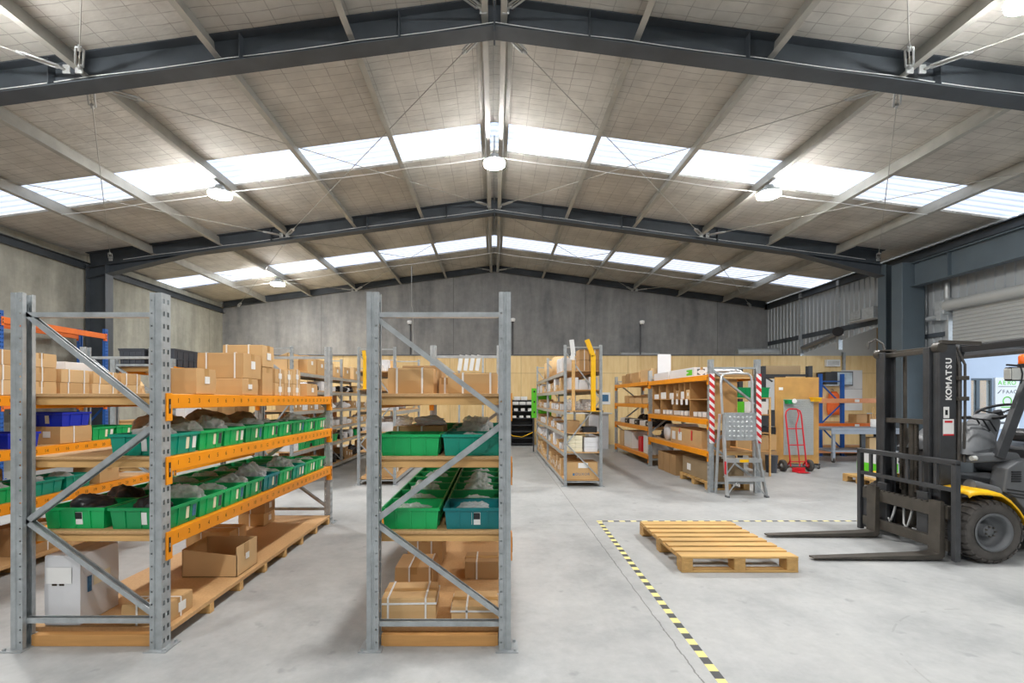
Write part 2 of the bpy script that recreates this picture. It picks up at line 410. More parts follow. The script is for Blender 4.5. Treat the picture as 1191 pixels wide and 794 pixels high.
# ---- roof: blanket in strips, translucent sheets between them
SK = [(-3.25, -2.25), (2.6, 3.6), (8.55, 9.55), (14.42, 15.55)]  # first two bands are out of view, added for the lighting
def slope(x0, x1, y0, y1, up=0.0):
    return [(x0, y0, zroof(x0) + up), (x1, y0, zroof(x1) + up), (x1, y1, zroof(x1) + up), (x0, y1, zroof(x0) + up)]
mb = MB(); ys = [YF - .2] + [y for s in SK for y in s] + [YB + .2]
for i in range(0, len(ys), 2):
    for a, b in ((XL - .2, 0), (0, XR + .2)):
        lo = slope(a, b, ys[i], ys[i + 1]); hi = slope(a, b, ys[i], ys[i + 1], .08)
        mb.add(lo + hi, [(0, 1, 2, 3), (7, 6, 5, 4), (0, 1, 5, 4), (1, 2, 6, 5), (2, 3, 7, 6), (3, 0, 4, 7)])
struct('ceiling', mb, 'roof_blanket')
n = 1
for y0, y1 in SK:
    for sx in (-1, 1):
        mb = MB(); xs = [0, sx * (10.5)]; p = []; y = y0 - .05
        while y < y1 + .05:
            for dy, d in ((0, 0), (.10, 0), (.12, .03), (.16, .03), (.18, 0)): p.append((y + dy, d))
            y += .19
        k = len(p); vs = [(x, yy, zroof(x) + .04 + d) for x in xs for yy, d in p]
        mb.add(vs, [(i, i + 1, k + i + 1, k + i) for i in range(k - 1)])
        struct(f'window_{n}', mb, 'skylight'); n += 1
# purlins (galvanised Z), one per bay
FR = [-5.7, .15, 5.98, 11.83, 17.66]
PX = [1.86, 3.56, 5.24, 6.93, 8.62]
pm = {}
def purlin(x, y0, y1, sx):
    key = (round(y1 - y0, 2), sx)
    if key not in pm:
        pm[key] = MB().prof((0, 0, 0), (0, y1 - y0, 0), [(p * sx, q) for p, q in zpoly(.25, .075)]).mesh('ceiling_purlin', 'galv_dull')
    o = link('ceiling_purlin', pm[key], None, (x, y0, zroof(x) - .13)); o.rotation_euler = (0, math.atan(SL) * (1 if x > 0 else -1), 0); o['kind'] = 'structure'
for i in range(len(FR) - 1):
    for x in PX:
        for sx in (-1, 1): purlin(sx * x, FR[i] + .01, FR[i + 1] - .01, sx)
    for sx in (-1, 1): purlin(sx * .17, FR[i] + .01, FR[i + 1] - .01, sx)
# rafters with haunches, columns
for i, y in enumerate(FR):
    last = i == len(FR) - 1
    for sx in (-1, 1):
        mb = MB(); fw = .12 if last else .24; h = .22 if last else .37
        zt = lambda x: zroof(x) - .01
        x1 = sx * (10.2 if (sx < 0 or last) else 9.75)
        mb.prof((0, y, zt(0) - h / 2), (x1, y, zt(x1) - h / 2), ipoly(h, fw))
        if not last:     # haunch
            hx0, hx1 = sx * 7.6, x1; a = zt(hx0) - h + .01; b = zt(hx1) - h - .27
            mb.add([(hx0, y + d, zt(hx0) - h + .015) for d in (-.006, .006)] + [(hx1, y + d, zt(hx1) - h + .015) for d in (-.006, .006)] + [(hx1, y + d, b) for d in (-.006, .006)],
                   [(0, 2, 4), (1, 5, 3), (0, 4, 5, 1), (2, 3, 5, 4), (0, 1, 3, 2)])
            mb.bar((hx0, y, a), (hx1, y, b), fw, .014)
            for q in (1.2, 3.2, 5.6): mb.box(sx * q - .005, sx * q + .005, y - fw / 2 + .01, y + fw / 2 - .01, zt(q) - h + .012, zt(q) - .02)
        struct('ceiling_beam', mb, 'steel_dark')
        if not last and not (sx > 0 and y < 11):
            mb = MB(); x0 = sx * 9.97; d = .5 if sx < 0 else .38
            mb.prof((x0, y, 0), (x0, y, 4.9), ipoly(d, .24), up=(1, 0, 0))
            struct('wall_column', mb, 'steel_dark' if sx < 0 else 'steel_blue')
    if not last:
        struct('ceiling_plate', MB().box(-.012, .012, y - .12, y + .12, 6.12, 6.5), 'steel_dark')
# eaves members
struct('ceiling_eave', MB().prof((XL + .02, YF, 4.86), (XL + .02, YB, 4.86), cpoly(.18, .09)), 'steel_dark')
struct('ceiling_eave.001', MB().prof((XR - .02, YF, 5.0), (XR - .02, YB, 5.0), cpoly(.2, -.09)), 'steel_dark')
# header beam over the shutter side, and its box column
mb = MB().prof((9.95, YF, 4.46), (9.95, 11.09, 4.46), ipoly(.56, .22, .018, .012))
for y in (10.2, 7.5): mb.box(9.86, 9.95, y - .006, y + .006, 4.2, 4.72)
struct('ceiling_header', mb, 'steel_blue')
struct('wall_column.010', MB().box(9.66, 10.2, 11.1, 11.4, 0, 4.76), 'steel_blue', bevel=.01)
# roller shutter
mb = MB(); p = []; z = DZ + .05
while z < 3.5: p += [(0, z), (.018, z + .02), (.018, z + .055), (0, z + .075)]; z += .078
k = len(p); mb.add([(XR - .12 + d, y, z) for y in (DY0, DY1 - .03) for d, z in p], [(i, i + 1, k + i + 1, k + i) for i in range(k - 1)])
sh = struct('door_1', mb, 'shutter', loc=(XR, DY1, DZ), solid=.003)
mb = MB().box(XR - .15, XR - .07, DY0, DY1 - .03, DZ - .06, DZ + .06)
for i in range(14): mb.box(XR - .156, XR - .15, DY1 - .3 - i * .29 - .03, DY1 - .3 - i * .29 + .03, DZ + .03, DZ + .04, 1)
mb.build('bottom_rail', ['mastic', 'white_card'], sh, bevel=.006)
MB().box(XR - .16, XR - .06, DY0, DY1 - .03, DZ - .12, DZ - .06).build('weather_seal', 'black_rubber', sh, bevel=.01)
MB().cyl((XR - .18, DY0 - .05, 3.6), (XR - .18, DY1 + .04, 3.62), .12, 24).build('shutter_drum', 'shutter', sh)
mb = MB().prof((XR - .1, DY1 + .03, 0), (XR - .1, DY1 + .03, 3.8), cpoly(.1, .07), up=(1, 0, 0))
mb.prof((XR - .1, DY0 - .03, 0), (XR - .1, DY0 - .03, 3.8), cpoly(.1, .07), up=(1, 0, 0)); mb.build('guide_rail', 'galv_pale', sh)
mb = MB().box(XR - .3, XR - .06, DY1 + .05, DY1 + .16, 3.3, 3.5).cyl((XR - .18, DY1 + .16, 3.4), (XR - .18, DY1 + .5, 3.4), .05, 12); mb.box(XR - .26, XR - .08, DY1 + .02, DY1 + .24, 3.44, 3.74)
mb.build('shutter_motor', 'galv', sh, bevel=.005)
mb = MB().cyl((XR - .07, DY1 + .14, 3.74), (XR - .07, DY1 + .14, 4.15), .05, 12); mb.build('conduit', 'galv_pale', sh)
# outside: the entrance front of the neighbouring block, seen through the shutter opening
struct('wall_entrance', MB().box(12.85, 13.12, 12.9, 13.1, 0, 3.6).box(13.12, 18, 12.95, 13.1, 2.1, 3.6).box(13.75, 18, 12.95, 13.1, 0, 2.1), 'facade_blue')
d = struct('door_2', MB().box(13.12, 13.16, 12.94, 13.02, 0, 2.1).box(13.70, 13.75, 12.94, 13.02, 0, 2.1).box(13.16, 13.70, 12.94, 13.02, 2.04, 2.1).box(13.31, 13.41, 12.94, 13.02, 0, 2.04).box(13.16, 13.70, 12.94, 13.02, 0, .12), 'steel_blue', loc=(13.2, 12.95, 0), bevel=.004)
MB().box(13.16, 13.31, 12.97, 12.98, .12, 2.04).build('glass', 'door_glass', d); MB().box(13.41, 13.70, 12.97, 12.98, .12, 2.04).build('glass', 'door_glass', d)
MB().cyl((13.36, 12.9, .9), (13.36, 12.9, 1.3), .012, 8).cyl((13.36, 12.9, .93), (13.36, 12.95, .93), .01, 8).cyl((13.36, 12.9, 1.27), (13.36, 12.95, 1.27), .01, 8).build('door_handle', 'galv', d)
struct('wall_lobby', MB().box(12.9, 18, 16, 16.1, 0, 3.6).box(17.9, 18, 12.9, 16, 0, 3.6), 'warm_wall')
struct('floor_outside', MB().box(18, 40, -20, 30, -.2, -.02), 'floor_concrete')
# ---- roof bracing rods with turnbuckles
def rod(p, q, name='brace_rod'):
    p, q = Vector(p), Vector(q); d = (q - p).normalized()
    o = struct(name, MB().cyl(p, q, .0075, 6), 'galv_dull', loc=tuple(p))
    for e, s in ((p, 1), (q, -1)):
        a = e + d * .08 * s; b = e + d * .40 * s; sd = d.cross(Vector((0, 0, 1))).normalized() * .036; dd = d; d = d * s
        mb = MB().tube([a + sd, b + sd, b + d * .02, b - sd, a - sd, a - d * .02], .013, 6, closed=True)
        mb.cyl(a - d * .05, a + d * .03, .02, 8).cyl(b - d * .03, b + d * .05, .02, 8)
        mb.build('turnbuckle', 'galv_pale', o); d = dd
    for e in (p, q): MB().box(e.x - .045, e.x + .045, e.y - .012, e.y + .012, e.z - .05, e.z + .06).build('cleat', 'galv_pale', o, bevel=.008)
def zr(x): return zraft(x) + .10
for i in range(1, 4):
    ya, yb = FR[i] + .17, FR[i + 1] - .17
    for sx in (-1, 1):
        a, b, e = sx * .14, sx * 5.15, sx * 9.55
        rod((a, ya, zr(0) + .05), (b, yb, zr(b))); rod((a, yb, zr(0) + .05), (b, ya, zr(b)))
        rod((b * 1.03, ya, zr(b)), (e, yb, zr(e))); rod((b * 1.03, yb, zr(b)), (e, ya, zr(e)))
# white cable along the rafters and between the lights
def cable(name, pts, r=.006): struct(name, MB().tube(pts, r, 6), 'white_paint')
for y in (5.955, 11.805):
    cable('ceiling_cable', [(x, y, zraft(x) + .115 - .012 * math.sin(PI * ((abs(x) / 1.7) % 1))) for x in [k * .425 - 9.35 for k in range(45)]])
for y in (9.2, 15.2):
    cable('ceiling_cable', [(x, y, zroof(x) - .29 - .02 * math.sin(PI * ((abs(x) / 1.7) % 1))) for x in [k * .425 - 8.5 for k in range(41)]], .006)
# ---- high-bay lights
LG = [(0, 8.95), (-5.24, 8.95), (5.24, 8.95), (-6.93, 15.0), (6.93, 15.0), (0, 15.0), (-5.24, 4.55), (5.24, 4.55), (0, 3.0), (-5.24, -1.5), (5.24, -1.5), (0, -2.5)]
def lamp(x, y, lab, grp=None):
    z = 5.53 if abs(x) > 4 else 6.12
    if abs(x) > 6: z = 5.31
    if y == 15.0 and abs(x) < 1: z = 6.0
    r = thing('high_bay_light', (x, y, z), lab, 'ceiling light', grp)
    MB().lathe((x, y, z), (0, 0, 1), [(.0, .06), (.08, .06), (.095, .02), (.19, -.045), (.212, -.09), (.20, -.088), (.10, -.04), (.0, -.04)], 28).build('housing', 'galv_pale', r)
    MB().lathe((x, y, z), (0, 0, 1), [(.198, -.085), (.205, -.10), (.20, -.135), (.12, -.155), (.0, -.16)], 28).build('lens', 'lamp_lens', r)
    MB().cyl((x, y, z + .055), (x, y, zroof(x) - (.27 if abs(x) > 2 else .02)), .012, 8).build('suspension_rod', 'galv_pale', r)
names = ['round high-bay light hanging at the roof ridge between the two full steel frames', 'round high-bay light under the roof slope above the blue bins and front orange racking',
         'round high-bay light under the roof slope above the plywood board and sack truck', 'small distant round high-bay light near the left concrete wall of the farthest roof bay',
         None, None, None, 'round high-bay light at the top right corner, nearest the camera']
for i, (x, y) in enumerate(LG):
    lab = names[i] if i < len(names) and names[i] else None
    if i in (4, 5): continue
    lamp(x, y, lab or 'unseen high-bay light added behind or beside the camera to light the hall evenly', None if lab else 'added high-bay lights out of view')  # lamps without a listed name are unseen, added to even out the lighting
# ---- daylight outside
w = bpy.data.worlds.new('sky'); SC.world = w; w.use_nodes = True
bg = w.node_tree.nodes['Background']; bg.inputs[0].default_value = (.80, .89, 1.0, 1); bg.inputs[1].default_value = 1.25
# ================================================================ racking kits
_um = {}
def upright_mesh(H, sx, fw=.07, dw=.08, mat='galv', pitch=.0762):
    key = (round(H, 3), sx, fw, dw, mat)
    if key in _um: return _um[key]
    mb = MB(); r = .004
    mb.perf((0, 0, 0), (0, 1, 0), (0, 0, 1), dw, H, pitch, [dw * .27, dw * .73], .0085, .014)
    for y, s in ((0, 1), (dw, -1)):
        a, b = fw * .36, fw * .62
        mb.add([(0, y, 0), (-sx * a, y, 0), (0, y, H), (-sx * a, y, H)], [(0, 1, 3, 2)])
        for p, q in (((-sx * a, y), (-sx * a - sx * r, y + s * r * 1.5)), ((-sx * a - sx * r, y + s * r * 1.5), (-sx * b + sx * r, y + s * r * 1.5)), ((-sx * b + sx * r, y + s * r * 1.5), (-sx * b, y))):
            mb.add([(p[0], p[1], 0), (q[0], q[1], 0), (p[0], p[1], H), (q[0], q[1], H)], [(0, 1, 3, 2)])
        mb.perf((-sx * b, y, 0), (-sx, 0, 0), (0, 0, 1), fw - b, H, pitch, [(fw - b) * .5], .005, .005)
        mb.add([(-sx * fw, y, 0), (-sx * fw, y + s * dw * .28, 0), (-sx * fw, y, H), (-sx * fw, y + s * dw * .28, H)], [(0, 1, 3, 2)])
    _um[key] = mb.mesh('upright', mat, merge=True); return _um[key]
_bp = {}
def add_upright(root, x, y, H, sx, fw=.07, dw=.08, mat='galv', plate=True):
    o = place('upright', upright_mesh(H, sx, fw, dw, mat), root, (x, y, 0))
    md = o.modifiers.new('s', 'SOLIDIFY'); md.thickness = .0025; md.offset = 0
    if plate:
        k = (sx, fw, mat)
        if k not in _bp:
            mb = MB(); a, b = sorted((sx * .045, -sx * (fw + .02))); mb.box(a, b, -.03, dw + .03, 0, .006)
            for yy in (-.015, dw + .015): mb.cyl((sx * .025, yy, .006), (sx * .025, yy, .02), .009, 6)
            _bp[k] = mb.mesh('base_plate', mat)
        p = place('base_plate', _bp[k], o, (x, y, 0))
    return o
def brace(root, p, q, s=1, w=.03, h=.04, mat='galv', name='brace'):
    mb = MB(); mb.prof(p, q, [(a, b) for a, b in cpoly(h, w * s, .003, .009)], up=(0, 1, 0) if abs(p[1] - q[1]) < .01 else (1, 0, 0))
    for e in (p, q): mb.cyl((e[0], e[1] - w * .9, e[2]), (e[0], e[1] + w * .9, e[2]), .009, 8)
    return mb.build(name, mat, root)
FRONT_BRACES = {'A': [('h', 2.01), ('d', 2.02, 1.39), ('d', .775, 1.375), ('d', .765, .18), ('h', .155)],
                'G': [('h', 2.01), ('d', 1.985, 1.405), ('d', .80, 1.375), ('d', .735, .18), ('h', .135)]}
def frame_braces(root, X0, X1, y, spec, mat='galv', fw=.07, dw=.08):
    a, b, yc = X0 + fw * .75, X1 - fw * .75, y + dw * .5
    for k, s in enumerate(spec):
        if s[0] == 'h': brace(root, (a, yc, s[1]), (b, yc, s[1]), 1, mat=mat, name='horizontal_brace')
        else: brace(root, (a, yc, s[1]), (b, yc, s[2]), 1 if k % 2 else -1, mat=mat, name='diagonal_brace')
def add_beam(root, xo, sx, y0, y1, zt, mat='orange', numbers=False, h=.09, conn=True, dw=.08):
    """box beam along y; xo = outer face of the uprights, sx its outward side."""
    mb = MB(); a, b = sorted((xo - sx * .045, xo + sx * .005)); mb.box(a, b, y0 + .004, y1 - .004, zt - h, zt)
    a2, b2 = sorted((xo - sx * .045, xo - sx * .02))
    o = mb.build('beam', mat, root, bevel=.004)
    if conn:
        for ye, s in ((y0, -1), (y1, 1)):
            c = MB(); p, q = sorted((ye - s * .004, ye + s * .048)); u, v = sorted((xo + sx * .003, xo + sx * .010))
            c.box(u, v, p, q, zt - .165, zt + .005, 0)
            m = (p + q) / 2; u2, v2 = sorted((xo + sx * .010, xo + sx * .013))
            c.box(u2, v2, m - .006, m + .008, zt - .12, zt - .03, 1); c.box(u2, v2 + .001, m - .003, m + .004, zt - .09, zt - .065, 2)
            w, z = sorted((xo + sx * .003, xo - sx * .045)); t0, t1 = sorted((ye, ye - s * .006)); c.box(w, z, t0, t1, zt - .165, zt + .005, 0)
            c.build('end_connector', [mat, 'latch', 'galv_pale'], o)
    if numbers:
        nb = MB(); k = 1; y = y0 + .065
        while y < y1 - .04:
            text(nb, str(k), (xo + sx * .0062, y, zt - h * .62), (0, sx, 0), (0, 0, 1), .042); k += 1; y += .1055
        nb.build('number_lettering', 'ink', o)
    return o
def add_deck(root, X0, X1, y0, y1, zt, board='chipboard', front=True, joists=True):
    MB().box(X0 + .045, X1 - .045, y0 + .003, y1 - .003, zt - .017, zt + .003).build('deck_board', board, root, bevel=.002)
    n = 6
    for i in range(n):
        yy = y0 + .02 + i * (y1 - y0 - .09) / (n - 1)
        MB().box(X0 + .05, X1 - .05, yy, yy + .05, zt - .068, zt - .018).build('timber_joist', 'timber_x', root, bevel=.003)
        if not joists: break
def pallet_rack(name, label, X0, X1, frames, H, levels, spec='A', up='galv', beam='orange', numbers=0, deck=True, group=None, hb=.09, base=False, decks=None):
    r = thing(name, (X1, frames[0], 0), label, 'pallet rack', group)
    for y in frames:
        add_upright(r, X0, y, H, -1, mat=up); add_upright(r, X1, y, H, 1, mat=up)
        frame_braces(r, X0, X1, y, FRONT_BRACES[spec], 'galv' if up == 'galv' else up)
    for i in range(len(frames) - 1):
        y0, y1 = frames[i] + .08, frames[i + 1]
        for z in levels[i]:
            add_beam(r, X1, 1, y0, y1, z, beam, numbers == 1, hb); add_beam(r, X0, -1, y0, y1, z, beam, numbers == -1, hb)
            if deck and (decks is None or z in decks): add_deck(r, X0, X1, y0, y1, z)
    if base:
        y0, y1 = frames[0] + .09, frames[-1] - .005
        MB().box(X0, X1, y0, y1, .07, .10).build('floor_deck', 'chipboard', r, bevel=.003)
        for i in range(8):
            yy = y0 + .002 + i * (y1 - y0 - .06) / 7
            MB().box(X0 + (.075 if i == 0 else 0), X1 - (.075 if i == 0 else 0), yy - (.045 if i == 0 else 0), yy + .05, 0, .07).build('timber_joist', 'timber_x' if i else 'timber_orange_x', r, bevel=.003)
    return r
# ---- storage bins
_bm = {}
def bin_mesh(w, d, h, mat):
    k = (w, d, h, mat)
    if k in _bm: return _bm[k]
    mb = MB(); tp = .016; t = .006
    def ring(i, z): return [(-w/2+i, -d/2+i, z), (w/2-i, -d/2+i, z), (w/2-i, d/2-i, z), (-w/2+i, d/2-i, z)]
    R = [ring(tp, 0), ring(.006, h - .02), ring(-.004, h - .018), ring(-.004, h), ring(.008, h), ring(tp + t, t)]
    vs = [p for r in R for p in r]; fs = [(3, 2, 1, 0)]
    for j in range(len(R) - 1): fs += [(j*4+i, j*4+(i+1) % 4, j*4+4+(i+1) % 4, j*4+4+i) for i in range(4)]
    fs.append((20, 21, 22, 23)); mb.add(vs, fs)
    def rib(cx, cy, ux, uy):      # tapered rib on an outer wall
        nx, ny = uy, -ux; e = .007; b0, b1 = tp, .006
        q = []
        for z, inn in ((.008, b0), (h - .02, b1)):
            for s in (-1, 1):
                for o in (-.002, e):
                    q.append((cx + ux * s * .005 + nx * (o - inn), cy + uy * s * .005 + ny * (o - inn), z))
        mb.add(q, [(0, 1, 3, 2), (4, 6, 7, 5), (0, 4, 5, 1), (2, 3, 7, 6), (1, 5, 7, 3), (0, 2, 6, 4)])
    for f in (-.25, 0, .25):
        rib(w * f, -d/2, 1, 0); rib(w * f, d/2, -1, 0)
    for f in (-.2, .2):
        rib(w/2, d * f, 0, 1); rib(-w/2, d * f, 0, -1)
    _bm[k] = mb.mesh('storage_bin', mat, merge=False); return _bm[k]
BW, BD, BH = .385, .287, .135
def put_bin(x, y, z, label, mat='bin_green', group=None, w=BW, d=BD, h=BH, labels='', rz=0.0):
    o = link('storage_bin', bin_mesh(w, d, h, mat), None, (x, y, z)); tag(o, label, 'storage bin', group)
    def card(face, u, cw, mt, za=.028, zb=.03, ex=0.0):
        mb = MB(); s = (.016 - .006) / h
        for a in (0,):
            z0, z1 = za, h - zb; off = .0015 + ex
            if face in 'xX':
                sg = 1 if face == 'X' else -1
                q = [(sg * (w/2 - .016 + s * zz + o_), u + du, zz) for zz in (z0, z1) for du in (-cw/2, cw/2) for o_ in (0, off + .001)]
            else:
                q = [(u + du, -(d/2 - .016 + s * zz + o_), zz) for zz in (z0, z1) for du in (-cw/2, cw/2) for o_ in (0, off + .001)]
            mb.add(q, [(0, 1, 3, 2), (4, 6, 7, 5), (0, 4, 5, 1), (2, 3, 7, 6), (1, 5, 7, 3), (0, 2, 6, 4)])
        me = mb.mesh('label_card', mt); link('label_card', me, o, (0, 0, 0))
    for c in labels:
        if c == 'X': card('X', .045, .045, 'cream_card'); card('X', .105, .034, random.choice(['sticker_dark', 'white_card', 'sticker_blue']))
        if c == 'y': card('y', .02, .04, 'white_card')
        if c == 'Y': card('y', .1, .05, 'cream_card')
        if c == 'k': card('y', .02, .055, 'white_card'); card('y', .02, .051, 'black_plastic', .062, .032, .0012)
    if rz: o.rotation_euler = (0, 0, rz)
    return o
# ---- polythene bags and loose parts
_lm = {}
def lump_mesh(seed, mat, rough=.35):
    k = (seed, mat)
    if k in _lm: return _lm[k]
    bm = bmesh.new(); bmesh.ops.create_icosphere(bm, subdivisions=5 if mat in ('bag_clear', 'bag_white') else 4, radius=.5)
    for v in bm.verts:
        p = v.co.copy(); n1 = noise.noise(p * 2.6 + Vector((seed * 3.1, 0, 0))); n2 = noise.noise(p * 7 + Vector((0, seed * 5.7, 0))); n3 = abs(noise.noise(p * 15 + Vector((seed, seed, 0))))
        v.co = p * (1 + rough * n1 + .16 * n2 - .10 * n3) if mat not in ('bag_clear', 'bag_white') else p * (1 + .32 * n1 + .50 * (.28 - abs(noise.noise(p * 3.6 + Vector((seed * 2.3, 1, 0))))) + .22 * (.25 - abs(noise.noise(p * 8 + Vector((seed, 3, seed))))))
        v.co.z = max(v.co.z, -.36)
        v.co.z += .36
    lo = [min(v.co[i] for v in bm.verts) for i in range(3)]; hi = [max(v.co[i] for v in bm.verts) for i in range(3)]
    for v in bm.verts: v.co = Vector(((v.co.x - (lo[0]+hi[0])/2) / (hi[0]-lo[0]), (v.co.y - (lo[1]+hi[1])/2) / (hi[1]-lo[1]), (v.co.z - lo[2]) / (hi[2]-lo[2])))
    me = bpy.data.meshes.new('bag'); bm.to_mesh(me); bm.free()
    for p in me.polygons: p.use_smooth = True
    me.materials.append(M[mat]); _lm[k] = me; return me
def put_bag(x, y, z, sx, sy, sz, label, mat='bag_clear', seed=None, name='plastic_bag', cat='plastic bag', group=None, rz=None):
    o = link(name, lump_mesh(seed if seed is not None else random.randint(0, 5), mat), None, (x, y, z)); o.scale = (sx, sy, sz)
    o.rotation_euler = (0, 0, random.choice((0, PI)) if rz is None else rz); return tag(o, label, cat, group)
# ---- cardboard boxes
TONES = ['card_a', 'card_b', 'card_c']
def carton(x0, x1, y0, y1, z, h, label, tone=None, straps=(), lab=(), rz=0.0, group=None, name='cardboard_box', tape=True, cat='cardboard box', flaps=True, detail=True):
    """corrugated box standing at z; straps: ('x', frac) band across at that x / ('y', frac) / ('z', frac); lab: (face, u, v, w, h)."""
    w, d = x1 - x0, y1 - y0; tone = tone or random.choice(TONES); c = ((x0 + x1) / 2, (y0 + y1) / 2, z)
    mb = MB(); e = .004 if h > .05 else .002
    hx, hy = w/2, d/2; b = min(.006, h * .04)
    # slightly bellied walls
    def ring(i, zz): return [(-hx+i, -hy+i, zz), (0, -hy+i-b*.5, zz), (hx-i, -hy+i, zz), (hx-i+b*.5, 0, zz), (hx-i, hy-i, zz), (0, hy-i+b*.5, zz), (-hx+i, hy-i, zz), (-hx+i-b*.5, 0, zz)]
    R = [ring(.003, 0), ring(0, .004), ring(-b*.4, h * .5), ring(0, h - e - .003), ring(.003, h - e)]
    vs = [p for r in R for p in r]; fs = [tuple(range(7, -1, -1)), tuple(range(32, 40))]
    for j in range(4): fs += [(j*8+i, j*8+(i+1) % 8, j*8+8+(i+1) % 8, j*8+8+i) for i in range(8)]
    mb.add(vs, fs)
    if flaps:
        if w >= d: mb.box(-hx+.001, hx-.001, -hy+.001, -.002, h-e, h); mb.box(-hx+.001, hx-.001, .002, hy-.001, h-e, h)
        else: mb.box(-hx+.001, -.002, -hy+.001, hy-.001, h-e, h); mb.box(.002, hx-.001, -hy+.001, hy-.001, h-e, h)
    o = link(name, mb.mesh(name, tone), None, c); tag(o, label, cat, group)
    if tape and detail:
        t = MB(); q = .024; dz = .05 if h > .12 else h * .4
        if w >= d: t.box(-hx-.001, hx+.001, -q, q, h, h+.0012); t.box(hx+b*.5, hx+b*.5+.0015, -q, q, h-dz, h+.0012); t.box(-hx-b*.5-.0015, -hx-b*.5, -q, q, h-dz, h+.0012)
        else: t.box(-q, q, -hy-.001, hy+.001, h, h+.0012); t.box(-q, q, -hy-b*.5-.0015, -hy-b*.5, h-dz, h+.0012); t.box(-q, q, hy+b*.5, hy+b*.5+.0015, h-dz, h+.0012)
        link('packing_tape', t.mesh('packing_tape', 'tape_brown'), o, (0, 0, 0))
    for ax, f in straps:
        t = MB(); q = .006; g = b + .0005; k = .0022
        if ax == 'x':
            p = (f - .5) * w; t.box(p-q, p+q, -hy-g-k, -hy-g, 0, h+k); t.box(p-q, p+q, hy+g, hy+g+k, 0, h+k); t.box(p-q, p+q, -hy-g-k, hy+g+k, h+.0005, h+k+.0005)
        elif ax == 'y':
            p = (f - .5) * d; t.box(-hx-g-k, -hx-g, p-q, p+q, 0, h+k); t.box(hx+g, hx+g+k, p-q, p+q, 0, h+k); t.box(-hx-g-k, hx+g+k, p-q, p+q, h+.0005, h+k+.0005)
        else:
            p = f * h; t.box(-hx-g-k, hx+g+k, -hy-g-k, -hy-g, p-q, p+q); t.box(-hx-g-k, hx+g+k, hy+g, hy+g+k, p-q, p+q); t.box(hx+g, hx+g+k, -hy-g, hy+g, p-q, p+q); t.box(-hx-g-k, -hx-g, -hy-g, hy+g, p-q, p+q)
        link('strap', t.mesh('strap', 'strap'), o, (0, 0, 0))
    for L in lab:
        face, u, v, lw, lh = L[:5]; mt = L[5] if len(L) > 5 else 'white_card'; t = MB(); g = b + .001
        if face == 'y': cx, cz = (u - .5) * w, v * h; t.box(cx-lw/2, cx+lw/2, -hy-g-.002, -hy-g, cz-lh/2, cz+lh/2)
        elif face == 'X': cy, cz = (u - .5) * d, v * h; t.box(hx+g, hx+g+.002, cy-lw/2, cy+lw/2, cz-lh/2, cz+lh/2)
        elif face == 'x': cy, cz = (u - .5) * d, v * h; t.box(-hx-g-.002, -hx-g, cy-lw/2, cy+lw/2, cz-lh/2, cz+lh/2)
        link('label_card', t.mesh('label_card', mt), o, (0, 0, 0))
    if rz: o.rotation_euler = (0, 0, rz)
    return o
def open_carton(x0, x1, y0, y1, z, h, label, tone='card_c', cutfront=True, group=None, flap=.0, name='cardboard_box', cat='cardboard box', face='y'):
    w, d = (x1 - x0) / 2, (y1 - y0) / 2; t = .005; mb = MB(); c = ((x0 + x1) / 2, (y0 + y1) / 2, z)
    mb.box(-w, w, -d, d, 0, t, 1)
    def wall(p, q, nx, ny, z0, z1, z0b, z1b):
        vs = []
        for (a, b), top in ((p, z1), (q, z1b)):
            for o in (0, t): vs += [(a - nx * o, b - ny * o, z0), (a - nx * o, b - ny * o, top)]
        mb.add(vs, [(0, 1, 5, 4), (2, 6, 7, 3), (1, 3, 7, 5), (0, 4, 6, 2), (0, 2, 3, 1), (4, 5, 7, 6)])
    fr = h * .78 if cutfront else h
    if face == 'y':
        wall((-w, -d), (w, -d), 0, -1, 0, h * .93 if cutfront else h, 0, h * .72 if cutfront else h); wall((w, -d), (w, d), 1, 0, 0, h, 0, h); wall((w, d), (-w, d), 0, 1, 0, h, 0, h); wall((-w, d), (-w, -d), -1, 0, 0, h, 0, h * .93)
    else:
        wall((-w, -d), (w, -d), 0, -1, 0, h * .55, 0, h); wall((w, -d), (w, d), 1, 0, 0, h, 0, h); wall((w, d), (-w, d), 0, 1, 0, h, 0, h * .55); wall((-w, d), (-w, -d), -1, 0, 0, h * .55, 0, h * .55)
    if flap: mb.box(-w, w, d, d + flap, h - t, h)
    o = link(name, mb.mesh(name, [tone, 'card_inside']), None, c); return tag(o, label, cat, group)
